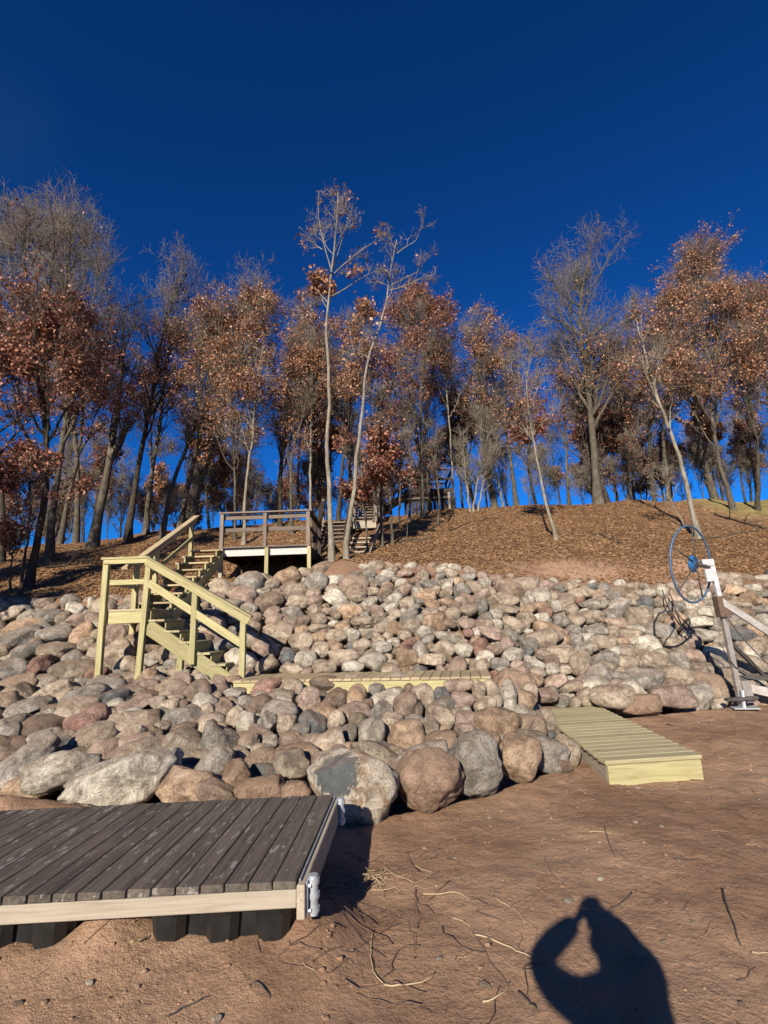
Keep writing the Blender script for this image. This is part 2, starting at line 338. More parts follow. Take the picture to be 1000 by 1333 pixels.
def S(X, Y):
    X = np.asarray(X, float); Y = np.asarray(Y, float); X, Y = np.broadcast_arrays(X, Y)
    ky = [np.interp(X, _TX, _KY[:, i]) for i in range(4)]; kz = [np.interp(X, _TX, _KZ[:, i]) for i in range(4)]
    sand = np.maximum(0, Y-6)*0.055
    ky = [ky[0]] + ky[1:] + [np.full_like(X, 20.0), np.full_like(X, 24.0), np.full_like(X, 400.0)]
    kz = [np.maximum(0, ky[0]-6)*0.055] + kz[1:] + [crestz(X), crestz(X)+0.25, crestz(X)-2.0]
    z = sand.copy()
    for i in range(len(ky)-1):
        m = (Y >= ky[i]) & (Y < ky[i+1]); t = (Y-ky[i])/(ky[i+1]-ky[i]); z = np.where(m, kz[i]+(kz[i+1]-kz[i])*t, z)
    z = np.where(Y >= 400, kz[-1], z)
    return z
def baseY(X): return np.interp(X, _TX, _KY[:, 0])
def topY(X): return np.interp(X, _TX, _KY[:, 3])
def hit(px, py, ymax=20.0):
    d = ray(px, py); ts = np.arange(1.5, 30, 0.02); P = V(0, 0, H)[None] + d[None]*ts[:, None]
    below = P[:, 2] < S(P[:, 0], P[:, 1])
    k = np.argmax(below)
    if not below.any() or P[k, 1] > ymax: return None
    return P[k]
def snoise(X, Y, sc, seed):
    r = np.random.default_rng(seed); o = np.zeros(np.broadcast(X, Y).shape)
    for i in range(10):
        a = r.uniform(0, 2*math.pi); f = sc*r.uniform(0.6, 1.8); o = o + np.sin((X*math.cos(a)+Y*math.sin(a))*f*6.28+r.uniform(0, 6.28))
    return o/3.2
FOOT = [(RNG.uniform(-3.5, 4.5), RNG.uniform(1.2, 6.0), RNG.uniform(0, 3.14), RNG.uniform(0.6, 1)) for _ in range(70)]
def ground_z(X, Y):
    z = S(X, Y); by = baseY(X); ty = topY(X)
    rock = np.clip((Y-by)/0.25, 0, 1)*np.clip((ty-0.1-Y)/0.4, 0, 1)
    z = z - 0.27*rock
    near = np.clip((by+0.2-Y)/0.5, 0, 1)
    z = z + near*(0.012*snoise(X, Y, 0.5, 1)+0.006*snoise(X, Y, 1.6, 2)+0.004*snoise(X, Y, 4.5, 3)*np.clip(snoise(X, Y, 0.6, 8)+0.6, 0, 1.4))
    for fx, fy, fa, fs in FOOT:
        u = (X-fx)*math.cos(fa)+(Y-fy)*math.sin(fa); v = -(X-fx)*math.sin(fa)+(Y-fy)*math.cos(fa)
        q = (u/0.15)**2+(v/0.065)**2
        z = z + near*fs*(-0.014*np.exp(-q*1.3)+0.007*np.exp(-((np.sqrt(q)-1.35)/0.35)**2))
    # sand heaped between and around the dock floats
    z = z + 0.11*np.exp(-(((X+1.42)/0.16)**2+((Y-2.98)/0.22)**2)) + 0.075*np.exp(-((Y-2.85)/0.40)**2)*np.clip((-0.15-X)/0.3, 0, 1)*(1+0.25*snoise(X, Y, 1.5, 44))
    z = z + 0.10*np.exp(-(((X+0.42)/0.16)**2+((Y-2.95)/0.25)**2))
    hill = np.clip((Y-ty)/0.8, 0, 1); z = z + hill*(0.09*snoise(X, Y, 0.22, 5)+0.02*snoise(X, Y, 1.0, 6))
    sg = lambda q: 1/(1+np.exp(-q))
    z = z - 0.55*sg((X+4.35)/0.12)*sg((-1.75-X)/0.12)*sg((Y-11.75)/0.12)*sg((13.7-Y)/0.2)      # hollow under the upper deck
    # hump at the rooted trees above the rocks, sand drift by the left boulders
    z = z + 0.18*np.exp(-(((X+1.05)/0.4)**2+((Y-11.7)/0.4)**2)) + 0.22*np.exp(-(((X+3.4)/0.8)**2+((Y-4.6)/0.35)**2))
    return z
def grade(a, b, fine, growth, lim):
    xs = list(np.arange(a, b+1e-6, fine)); s = fine
    while xs[-1] < lim: s = min(s*growth, 60); xs.append(xs[-1]+s)
    return xs
xr = grade(-4.5, 6.0, 0.05, 1.06, 400); x2 = []; s = 0.05; x = -4.5
while x > -400: s = min(s*1.06, 60); x -= s; x2.append(x)
GX = np.array(x2[::-1]+xr); yr = grade(0.8, 8.0, 0.045, 1.02, 60); y2 = []; s = 0.05; y = 0.8
while y > -300: s = min(s*1.15, 60); y -= s; y2.append(y)
while yr[-1] < 900: yr.append(yr[-1]*1.25)
GY = np.array(y2[::-1]+yr)
XX, YY = np.meshgrid(GX, GY, indexing='ij'); ZZ = ground_z(XX, YY)
nx, ny = XX.shape
idx = np.arange(nx*ny).reshape(nx, ny)
fc = np.stack([idx[:-1, :-1], idx[1:, :-1], idx[1:, 1:], idx[:-1, 1:]], -1).reshape(-1, 4)
tyy = topY(XX); byy = baseY(XX); edge = 0.35*snoise(XX, YY, 0.35, 9)
lit = np.clip((YY-tyy-0.15-edge)/0.5, 0, 1)
bare = np.exp(-(((XX-4.6)/1.9)**2+((YY-12.3-0.12*(XX-4))/0.75)**2)*1.2)      # bare washed earth above the rocks at the right
lit = lit*(1-np.clip(bare*1.15+0.3*snoise(XX, YY, 0.9, 12)*bare, 0, 1))
gra = np.clip((XX-12.0+1.2*edge)/1.0, 0, 1)*np.clip((YY-16.5-edge*2)/1.5, 0, 1)
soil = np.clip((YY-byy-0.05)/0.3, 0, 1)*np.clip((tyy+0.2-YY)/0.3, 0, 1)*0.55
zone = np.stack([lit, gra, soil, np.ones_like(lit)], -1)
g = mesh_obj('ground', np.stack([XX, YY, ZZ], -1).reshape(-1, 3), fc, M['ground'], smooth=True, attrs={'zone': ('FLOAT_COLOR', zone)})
tag(g, 'reddish brown beach sand rising into a leaf strewn hillside', 'ground', kind='structure')
def gz(x, y): return float(ground_z(np.array([x]), np.array([y]))[0])

# ------------------------------------------------------------------ fieldstones
# each traced stone: x, y, width, height on the photograph, tilt, kind; its ray meets the slope at the stone's own distance and real size
RK = '''15,874,42,30,10,g;26,853,28,14,0,t;51,870,28,38,-30,r;97,874,58,29,0,t;70,853,30,14,0,t;23,893,50,28,15,b;68,902,50,24,25,t;109,889,23,15,0,g;12,918,40,34,0,b;37,924,54,28,20,g;71,926,32,17,0,b;107,911,60,34,22,g;151,912,46,28,15,d;148,889,30,24,0,p;173,883,26,16,0,t;166,866,24,24,0,t;153,871,12,10,0,t;190,897,34,22,20,p;178,917,46,20,20,p;57,949,62,32,0,b;114,943,60,42,20,r;8,964,36,50,0,g;33,990,90,36,36,g;78,970,42,20,0,d;151,933,16,9,0,p;178,942,62,30,5,t;122,963,58,40,20,t;138,980,44,38,0,p;180,970,46,32,0,p;81,1004,94,48,0,w;158,1018,142,66,10,w;61,893,12,10,0,g
208,876,22,16,0,w;233,874,30,14,0,t;264,880,30,19,0,t;208,887,22,16,0,g;212,897,20,18,0,p;233,893,34,32,20,p;287,884,22,12,0,t;258,906,38,36,20,b;285,894,26,18,15,p;305,903,31,17,0,g;280,908,18,18,0,t;206,915,24,18,0,t;223,920,30,20,15,t;239,917,14,14,0,p;239,938,62,30,0,g;200,940,20,28,0,b;271,928,24,24,0,t;293,924,25,28,20,b;305,934,24,32,-28,t;321,943,26,32,-10,w;320,914,24,18,0,g;340,919,31,26,20,b;345,896,43,23,15,r;375,899,42,30,15,t;370,918,27,24,0,w;348,943,27,33,0,g;374,943,28,28,0,t;236,971,60,42,20,t;286,965,48,44,-20,g;281,946,28,14,0,p;325,965,31,24,0,b;352,965,21,19,0,w;380,964,35,28,0,b;255,989,42,26,0,t;280,992,50,32,40,g;313,982,28,20,0,t;308,1012,36,44,-10,o;341,992,44,33,0,b;380,996,41,43,0,t;243,1026,76,52,0,o;283,1034,60,34,-25,b;340,1030,64,38,0,s;384,1030,38,26,0,s;203,962,22,32,0,b
420,892,38,22,0,b;401,916,33,39,10,p;435,915,31,37,-15,b;458,890,28,20,0,t;466,911,31,36,-15,o;492,902,25,22,0,g;480,920,14,20,0,b;498,928,30,33,0,g;517,888,30,22,0,g;514,900,23,13,0,t;533,898,16,18,0,b;530,923,41,39,0,b;552,908,27,33,20,t;560,890,30,18,0,d;576,907,22,26,0,d;572,934,37,36,0,t;407,942,38,33,0,d;438,940,23,27,0,t;466,939,22,22,0,t;453,955,28,27,0,g;485,957,36,40,0,w;531,961,49,45,0,o;425,971,47,43,0,t;455,973,15,13,0,o;490,986,70,36,-15,t;457,1024,118,86,-22,W;556,1012,88,84,0,s;575,968,44,30,0,s
597,893,42,19,0,p;603,914,30,27,0,p;623,900,18,26,0,t;640,897,22,26,0,t;659,880,22,18,0,t;643,880,14,14,0,r;679,873,22,12,0,p;660,912,25,48,-15,w;672,902,14,30,-15,p;686,906,24,36,-20,t;690,887,36,20,0,o;722,887,34,18,20,p;700,876,26,14,0,t;719,873,18,12,0,w;736,873,18,12,0,t;712,905,30,20,0,p;743,894,28,14,15,t;714,917,28,16,0,g;738,917,24,12,0,d;680,928,20,20,0,w;632,919,30,24,0,t;647,915,14,20,0,t;605,937,30,26,0,p;646,944,60,40,-5,o;607,953,28,22,0,p;581,962,32,22,0,b;691,948,42,34,0,b;714,941,20,38,15,t;622,998,70,84,-18,g;672,987,50,62,-25,o;636,970,22,16,0,g;714,982,54,42,-15,g;737,975,36,36,-25,t;730,996,34,22,-20,b
875,906,57,30,0,p;925,896,52,38,-20,b;833,917,54,28,0,s;796,908,50,34,0,t;839,885,50,32,0,g;881,882,44,30,0,t;803,891,22,13,0,p;779,879,33,26,0,g;805,880,27,13,0,g;745,911,40,22,0,g;746,893,30,14,0,p;916,872,36,18,0,t;884,860,27,22,0,g;907,855,25,18,0,p;936,854,32,23,0,w;847,860,40,24,0,t;877,843,34,26,0,t;815,847,29,22,0,t;841,839,42,24,-15,w;815,864,30,22,0,t;787,858,36,25,0,g;756,866,29,27,0,t;730,852,34,23,0,t;758,845,26,17,0,w;787,836,33,20,0,t;818,827,38,16,0,t;859,824,45,27,0,g;829,804,39,29,0,t;806,791,34,24,40,g;775,821,34,16,0,g;769,803,36,21,0,t;772,787,36,15,0,w;800,812,30,18,0,p;839,787,25,22,0,d;808,761,17,14,0,w;827,765,26,15,0,t;797,775,24,14,0,g;823,777,19,12,0,t;844,773,21,15,0,w;862,771,18,17,0,w;874,764,17,14,0,t;881,777,26,18,0,p;895,764,21,14,0,t;910,775,27,15,0,w;898,789,25,16,0,w;920,798,34,19,0,w;880,791,24,16,0,g;856,804,25,14,0,t;907,810,34,16,0,w;932,815,18,21,0,g;916,827,32,19,0,w;937,834,19,17,0,w;900,838,26,20,0,p;924,785,26,12,0,w;955,768,31,18,0,o;953,753,24,14,0,t;971,753,19,14,0,b;993,753,19,10,0,w;979,765,24,11,0,w;995,762,18,10,0,p;976,779,32,18,0,o;994,773,22,10,0,g;961,788,30,15,0,t;985,794,30,12,0,g;962,808,30,19,0,g;996,808,22,18,0,w;964,827,34,23,-20,d;982,822,24,15,-30,o;988,842,32,24,0,t;975,868,44,28,0,t;978,851,20,20,0,w;998,872,24,20,0,t
720,758,16,13,0,w;748,758,18,6,0,w;770,764,16,9,0,d;785,765,20,14,0,g;730,767,18,13,0,g;710,798,21,16,0,r;724,790,14,18,0,w;735,776,18,9,0,t;744,796,16,20,0,t;715,820,38,20,-25,o;732,810,28,15,-20,g;747,821,19,15,0,g;733,834,19,18,0,o;719,870,18,16,0,w;736,872,17,13,0,w;757,772,34,14,0,t
461,768,38,36,0,b;350,785,38,26,20,b;438,780,36,24,-25,w;458,796,34,20,0,o;389,783,36,18,-5,t;393,836,33,26,15,t;398,860,28,26,0,w;424,868,32,18,0,t;448,856,40,22,0,t;486,862,40,26,0,w;498,845,30,20,0,w;474,810,34,17,0,t;491,738,25,17,0,t;437,757,28,16,0,w;345,845,36,26,-35,p;417,817,36,12,0,t;438,828,28,19,0,t;395,810,25,19,0,b;357,808,24,18,0,p;331,804,22,16,0,p;354,761,22,18,0,t;381,871,34,14,-5,t;374,854,20,22,0,d;472,840,25,19,0,t;417,845,24,20,0,t
567,811,32,28,0,o;536,815,28,20,0,t;529,786,22,18,0,t;555,776,28,16,0,o;631,760,22,18,0,w;656,794,36,16,0,t;661,784,30,18,0,t;685,805,26,18,0,t;667,815,28,22,-25,t;577,844,34,20,0,t;604,847,26,20,0,w;548,848,22,26,0,w;666,852,30,18,0,w;630,858,24,20,0,w;676,869,22,19,0,p;562,859,36,18,0,t;530,857,30,26,0,o;610,824,15,12,0,r;600,768,24,20,0,g;651,864,26,16,0,g;697,864,26,13,-15,w;688,847,16,16,0,d;687,781,20,14,0,w;664,751,13,11,0,p;640,825,36,14,-20,p;585,830,36,14,-10,w
23,783,22,10,0,g;61,786,30,15,0,t;97,793,23,19,-20,w;121,786,14,16,0,w;30,793,32,13,0,g;62,803,38,20,5,g;14,801,32,16,20,t;82,806,22,18,30,t;102,808,30,17,20,p;31,815,46,20,15,o;71,826,42,23,0,g;105,826,36,24,35,o;122,807,24,18,20,p;26,832,56,24,18,g;73,847,46,24,-5,t;33,850,42,22,15,g;114,839,22,18,0,t;154,826,30,32,0,p;6,848,22,20,0,b;150,780,26,13,0,p;182,775,18,12,0,t;152,812,24,14,0,g'''
WALK = [V(-2.38, 7.95), V(1.42, 7.35)]; WAX = nrm(np.append(WALK[1]-WALK[0], 0))[:2]; WPE = V(-WAX[1], WAX[0])
def in_walk(x, y, mg=0.0):
    q = V(x, y)-WALK[0]; a = q@WAX; b = q@WPE; return -mg < a < 3.85+mg and -mg < b < 0.92+mg
def in_plat(x, y, mg=0.0):
    if not (5.1-mg < y < 8.0+mg): return False
    t = (y-5.14)/2.8; return 2.02+0.19*t-mg < x < 2.96+0.03*t+mg
rocks = []   # centre, half width, half height, half depth, tilt, kind
for it in RK.replace('\n', ';').split(';'):
    px, py, w_, h_, an, k = it.split(','); px, py, w_, h_, an = map(float, (px, py, w_, h_, an))
    P = hit(px, py)
    if P is None: continue
    if P[1] < float(baseY(P[0]))+0.75 and py > 900:      # front row: sits on the sand, so it stands nearer than its middle's ray hit
        b0 = h_*((P-V(0, 0, H))@FW)/F/2; d_ = ray(px, py)
        for tt in np.arange(P[1]/d_[1], 2.0, -0.02):
            Q = V(0, 0, H)+d_*tt
            if Q[2]-0.76*b0 > float(S(Q[0], Q[1]+b0*0.2)): break
        P = Q; h_ *= .94
    t = (P-V(0, 0, H))@FW; a = w_*t/F/2*1.0; b = h_*t/F/2*1.02
    if in_plat(P[0], P[1], a*0.3): continue
    ct = nrm(P-V(0, 0, H)); d = (a+b)/2*0.85; P = P + ct*(0.15*d)
    rocks.append([P, a, b, d, an, k, True])
n_tr = len(rocks)
cx = np.array([r[0][0] for r in rocks]); cy = np.array([r[0][1] for r in rocks]); cr = np.array([(r[1]+r[2])/2 for r in rocks])
cxs = list(cx); cys = list(cy); crs = list(cr)
rr = random.Random(5)
def kinds():
    return rr.choices('tgbprowd', weights=[42, 16, 7, 10, 2, 8, 20, 2], k=1)[0]
for R in [0.30, 0.26, 0.22, 0.19, 0.165, 0.14, 0.12, 0.10, 0.085]:
    AX = np.array(cxs); AY = np.array(cys); AR = np.array(crs)
    for _ in range(int(1500*(0.3/R)**1.3)):
        x = rr.uniform(-13, 12); by, ty = float(baseY(x)), float(topY(x)); y = rr.uniform(by+0.05, ty+0.1)
        if abs(x) > 0.86*y+0.8: continue
        if -1.5 < x < 2.6 and y > 8.6 and R > 0.17: continue
        if in_walk(x, y, R*0.8) or in_plat(x, y, R+0.02) or (x-2.6)**2+(y-8.0)**2 < 0.05: continue
        if (x+1.05)**2+(y-11.9)**2 < 0.2: continue
        if -1.6 < x < 2.4 and y < by+0.55: continue
        if in_walk(x, y+0.3, 0.1) and R > .10: continue
        slope = 0.75
        dd = np.hypot((AX-x), (AY-y)/slope)
        if (dd < (AR+R)*0.87).any(): continue
        z = float(S(x, y)); e = rr.uniform(0.0, 0.2)
        a = R*(1+e)*1.0; b = R*(1-e*0.7)*rr.uniform(0.78, 0.95); 
        rocks.append([V(x, y, z-0.12*R - 0.02 - (0.04 if R < 0.12 else 0) - (0.12 if in_walk(x, y+0.45, 0.15) else 0)), a, b, R*0.95, rr.gauss(8, 18), kinds(), False])
        AX = np.append(AX, x); AY = np.append(AY, y); AR = np.append(AR, R)
    cxs, cys, crs = list(AX), list(AY), list(AR)
# a layer of smaller stones lower down, filling the joints
for _ in range(2600):
    x = rr.uniform(-12, 11); by, ty = float(baseY(x)), float(topY(x)); y = rr.uniform(by+0.7, ty)
    if abs(x) > 0.84*y+0.5 or in_walk(x, y, 0.05) or in_plat(x, y, 0.15): continue
    R = rr.uniform(0.07, 0.13)
    rocks.append([V(x, y, float(S(x, y))-0.225), R*1.2, R*0.85, R, rr.gauss(0, 25), kinds(), None])

def ico(sub):
    bpy_bm = __import__('bmesh'); bm = bpy_bm.new(); bpy_bm.ops.create_icosphere(bm, subdivisions=sub, radius=1.0)
    v = np.array([q.co[:] for q in bm.verts]); f = np.array([[q.index for q in p.verts] for p in bm.faces]); bm.free(); return v, f
ICO = {k: ico(k) for k in (2, 3, 4, 5)}
def rock_shape(sub, seed, angular=0.5):
    v, f = ICO[sub]; r = np.random.default_rng(seed); v = v.copy()
    p = r.uniform(2.1, 3.6)                       # superellipsoid: fuller than a ball
    q = v/((np.abs(v)**p).sum(1)**(1/p))[:, None]; v = v*0.35+q*0.65
    for _ in range(int(r.integers(5, 11))):
        n_ = nrm(r.normal(size=3)); d = r.uniform(0.62, 0.93); s_ = v@n_ - d
        v = v - np.outer(np.maximum(s_, 0)*min(1.0, r.uniform(0.6, 1.0)*(0.62+angular)), n_)
    v = v - (v.max(0)+v.min(0))/2; v = v/((v.max(0)-v.min(0))/2)
    dirs = v/np.linalg.norm(v, axis=1)[:, None]; o = np.zeros(len(v))
    for fq, am, c in ((1.5, 0.07, 5), (3.2, 0.034, 7), (7, 0.017, 9), (15, 0.008, 11 if sub > 3 else 0), (30, 0.004, 11 if sub > 4 else 0)):
        for _ in range(c):
            k = nrm(r.normal(size=3))*fq*r.uniform(0.7, 1.3)*2; o += am*np.sin(v@k+r.uniform(0, 6.28))/math.sqrt(max(c, 1))*1.4
    return v + dirs*o[:, None], f
def rock_world(rk, sub, seed):
    P, a, b, d, an, k, tr = rk
    v, f = rock_shape(sub, seed, {'w': 0.4, 'g': 0.38, 'd': 0.5, 'r': 0.45}.get(k, 0.28))
    vd = nrm(V(P[0]*0.8, max(P[1], 1), 0)); rx = np.cross(vd, V(0, 0, 1)); c, s_ = math.cos(math.radians(an)), math.sin(math.radians(an))
    # view slightly down the near stones: the height axis leans with the sight line
    sl = nrm(P-V(0, 0, H)); uz = nrm(np.cross(rx, sl)); uz = nrm(uz*0.6+V(0, 0, 1)*0.4); vd = np.cross(uz, rx)
    ex = rx*c+uz*s_; ez = -rx*s_+uz*c
    return np.outer(v[:, 0]*a, ex)+np.outer(v[:, 1]*d, vd)+np.outer(v[:, 2]*b, ez), f
def vis_size(rk):
    x, y, t = proj(rk[0]); 
    if t < 0.5 or not (-30 < x < 1030 and 700 < y < 1100): return 0
    hid = 0.3 if rk[6] is None else 1
    return math.sqrt(rk[1]*rk[2])*F/t*2*hid*(1.6 if rk[6] else 1)
order = sorted(range(len(rocks)), key=lambda i: -vis_size(rocks[i]))
solo = set(order[:300]); ORD = ['leftmost', 'second from the left', 'third from the left', 'fourth from the left', 'fifth from the left', 'sixth from the left', 'seventh from the left', 'eighth from the left', 'ninth from the left', 'tenth from the left', 'eleventh from the left', 'twelfth from the left', 'thirteenth from the left']
def region(x, y):
    if y > 1000: return 'in the bottom row on the sand'
    if y > 955: return 'just above the bottom row' if x > 400 else 'behind the dark dock'
    if y > 885 and x < 200: return 'below the stair landing at the left'
    if y > 880 and x < 300: return 'in front of the foot of the stairs'
    if y > 880 and x < 640: return 'in front of the walkway'
    if y > 880 and x < 760: return 'between walkway and low platform'
    if y > 850 and x > 760: return 'low on the slope right of the platform'
    if x < 130: return 'on the left slope beside the landing'
    if x < 330: return 'around the stair flights'
    if y > 830 and x < 520: return 'behind the walkway\'s left half'
    if y > 830 and x < 700: return 'behind the walkway\'s right half'
    if y < 770 and x > 700: return 'in the top row at the right'
    if y < 775: return 'in the top rows below the leafy hill'
    if x < 520: return 'mid slope below the upper deck'
    if x < 700: return 'mid slope in the centre'
    if x < 850: return 'on the slope left of the blue wheel'
    return 'on the slope behind the boat lift'
info = []
for i in sorted(solo):
    P, a, b, d, an, k, tr = rocks[i]; x, y, t = proj(P); sz = math.sqrt(a*b)
    size = 'huge' if sz > 0.26 else 'large' if sz > 0.155 else 'medium' if sz > 0.115 else 'small'
    asp = a/b; shp = 'long' if asp > 1.7 else 'upright' if asp < 0.85 else 'squat' if asp > 1.3 else 'rounded'
    info.append([i, x, f"{size} {ROCK[k][0]} {shp} stone {region(x, y)}"])
cnt = {}
for q in info: cnt.setdefault(q[2], []).append(q)
lab = {}
SPECIAL = {(457, 1024): 'huge pale boulder with a blue grey patch beside the dock corner', (556, 1012): 'huge brown dusty boulder at the front between two grey boulders', (622, 998): 'tall grey boulder with a pale streak leaning at the front', (158, 1018): 'huge long white mottled boulder behind the middle of the dock', (81, 1004): 'whitish boulder with sand on its top, left of the longest boulder', (531, 961): 'round pinkish orange stone above the big brown boulder', (51, 870): 'angular red brown stone standing on a corner on the left slope', (114, 943): 'large dark red stone left of the foot of the stairs', (646, 944): 'orange and white stone with a dark hollow under it', (672, 987): 'pointed tan boulder leaning left next to the sand', (461, 768): 'large dark brown stone in the upper slope right of the deck', (485, 957): 'pale triangular stone with its point up in the front rows'}
for key, L_ in cnt.items():
    L_.sort(key=lambda q: q[1])
    for j, q in enumerate(L_):
        o_ = '' if len(L_) == 1 else ', ' + (ORD[j] if j < len(ORD) else 'further right')
        if j == len(L_)-1 and j > 0: o_ = ', rightmost'
        lab[q[0]] = key+o_
for i in solo:
    x, y, t = proj(rocks[i][0])
    if rocks[i][6]:
        for (sx, sy), s_ in SPECIAL.items():
            if abs(sx-x) < 3 and abs(sy-y) < 6: lab[i] = s_
for i in sorted(solo):
    rk = rocks[i]; px_ = vis_size(rk)
    v, f = rock_world(rk, 5 if px_ > 90 else 4 if px_ > 34 else 3, 100+i)
    big = rk[1] > 0.26
    o = mesh_obj('boulder' if big else 'fieldstone', v+rk[0], f, ROCK[rk[5]][1], smooth=True, origin=rk[0])
    tag(o, lab[i], 'rock', 'fieldstones of the riprap slope')
vs, fs, mi, off = [], [], [], 0
KS = list(ROCK)
for j, i in enumerate(i for i in range(len(rocks)) if i not in solo):
    v, f = rock_world(rocks[i], 3 if (rocks[i][6] is False and vis_size(rocks[i]) > 8) else 2, 3000+i % 900)
    vs.append(v+rocks[i][0]); fs.append(f+off); off += len(v); mi.append(np.full(len(f), KS.index(rocks[i][5])))
o = mesh_obj('small_fieldstones', np.concatenate(vs), np.concatenate(fs), ROCK['t'][1], smooth=True)
for k in KS[1:]: o.data.materials.append(ROCK[k][1])
KI = {k: (KS.index(k)) for k in KS}
o.data.polygons.foreach_set('material_index', np.concatenate(mi).astype(np.int32))
tag(o, 'small rounded fieldstones filling the gaps of the rock slope', 'rocks', kind='stuff')
# ------------------------------------------------------------------ walkway, low platform
def deck_planks(mb, A, B, C_, D, wd, th, gap=0.008, over=0.0):
    """planks across a quad: A->B front edge, D->C_ back edge; every plank runs from front to back"""
    L = np.linalg.norm(B-A); n = max(1, round(L/wd))
    for i in range(n):
        t = (i+0.5)/n; p = A+(B-A)*t; q = D+(C_-D)*t; d = nrm(q-p)
        j = V(0, 0, random.uniform(-0.002, 0.002)); o1 = over+random.uniform(-0.004, 0.006)
        mb.beam(p-d*o1+j, q+d*over+j, L/n-gap, th, r=random.random())
ZW = 0.77
A = np.append(WALK[0], ZW-0.018); B = np.append(WALK[1], ZW-0.018); pe = np.append(WPE, 0); wx = np.append(WAX, 0)
t = thing('wooden_walkway', A-V(0, 0, .2), 'narrow plank walkway crossing the stones from the foot of the stairs', 'walkway')
mb = MB(); deck_planks(mb, A, B, B+pe*0.92, A+pe*0.92, 0.14, 0.036, over=0.02); mb.build('deck_boards', M['walk_deck'], t)
mb = MB(); mb.beam(A+V(0, 0, -.10)+pe*.02, B+V(0, 0, -.10)+pe*.02, 0.038, 0.16); mb.build('fascia', M['new_wood'], t)
mb = MB(); mb.beam(A+pe*.9+V(0, 0, -.10), B+pe*.9+V(0, 0, -.10), 0.038, 0.16); mb.build('fascia', M['new_wood'], t)
for q in (0.01, 0.5, 0.99):
    mb = MB(); c = A+(B-A)*q; mb.beam(c+pe*.045+V(0, 0, -.10), c+pe*.875+V(0, 0, -.10), 0.038, 0.155); mb.build('joist', M['new_wood'], t)

A, B, C_, D = V(2.02, 5.14, .20), V(2.96, 5.24, .20), V(2.99, 7.9, .20), V(2.21, 8.0, .20)
C_ = D + (B-A)*1.0; 
t = thing('low_platform', V(2.5, 6.5, 0), 'low new wooden platform of narrow boards lying on the sand', 'platform')
L = np.linalg.norm(D-A); n = 19; mb = MB()
for i in range(n):
    q = (i+0.5)/n; p0 = A+(D-A)*q; p1 = B+(C_-B)*q; d = nrm(p1-p0); mb.beam(p0-d*0.02-V(0, 0, .018), p1+d*0.02-V(0, 0, .018), L/n-0.009, 0.036, r=random.random())
mb.build('deck_boards', M['new_deck'], t)
dz = V(0, 0, -.13); dn = nrm(D-A); dx = nrm(B-A)
mb = MB(); mb.beam(A+dz, B+dz, 0.038, 0.184); mb.build('front_board', M['new_wood'], t)
mb = MB(); mb.beam(A+dz+dn*.021+dx*.019, D+dz+dx*.019, 0.038, 0.184); mb.build('side_board', M['grey_wood'], t)
mb = MB(); mb.beam(B+dz+dn*.021-dx*.019, C_+dz-dx*.019, 0.038, 0.184); mb.build('side_board', M['new_wood'], t)

# ------------------------------------------------------------------ new stairs with landing
ZL = 1.88; Y0, Y1 = 8.42, 9.32          # landing front / back
XA, XB = -4.70, -3.98
t = thing('wooden_stairs', V(-3.9, 8.8, 0.8), 'new yellowish lumber stairs turning at a railed landing over the stones', 'stairs')
P9 = 0.089
def post(x, y, z0, z1, w_=P9, lean=0):
    mb = MB(); mb.beam((x-lean, y, z0), (x, y, z1), w_, w_, up=(0, 1, 0)); mb.build('post', M['new_wood'], t)
fy = Y0-0.045
post(XA, fy, 0.66, 2.74, lean=-0.02); post(XB, fy, 0.66, 2.74, lean=0.06); post(XA+.04, Y1, 0.8, 2.74); post(XB-.02, Y1, 0.8, 1.78)
mb = MB(); mb.beam((XA+.045, fy+.055, ZL-.10), (XB-.045, fy+.055, ZL-.10), .038, .19, up=(0, 0, 1)); mb.beam((XA+.045, Y1-.03, ZL-.10), (XB, Y1-.03, ZL-.10), .038, .185); mb.beam((XA+.02, fy+.08, ZL-.101), (XA+.02, Y1-.05, ZL-.101), .038, .18); mb.build('landing_frame', M['new_wood'], t)
mb = MB()
for i in range(6): mb.beam((XA+.02, fy+.10+i*.145, ZL+.017), (XB+.02, fy+.10+i*.145, ZL+.017), .137, .036, r=random.random())
mb.build('landing_floor', M['new_deck'], t)
# rails of the landing
mb = MB(); mb.beam((XA-.07, fy, 2.76), (XB+.02, fy, 2.76), .14, .038); mb.beam((XA-.03, fy-.055, 2.70), (XB+.03, fy-.055, 2.70), .02, .07); mb.build('handrail', M['new_wood'], t)
mb = MB(); mb.beam((XA+.05, fy+.03, 2.36), (XB-.05, fy+.03, 2.36), .038, .088); mb.build('mid_rail', M['new_wood'], t)
mb = MB(); mb.beam((XA+.03, fy+.05, 2.765), (XA+.03, Y1+.05, 2.765), .088, .036); mb.build('handrail', M['new_wood'], t)
mb = MB(); mb.beam((XA+.045, fy+.05, 2.36), (XA+.045, Y1-.05, 2.36), .038, .088); mb.build('mid_rail', M['new_wood'], t)
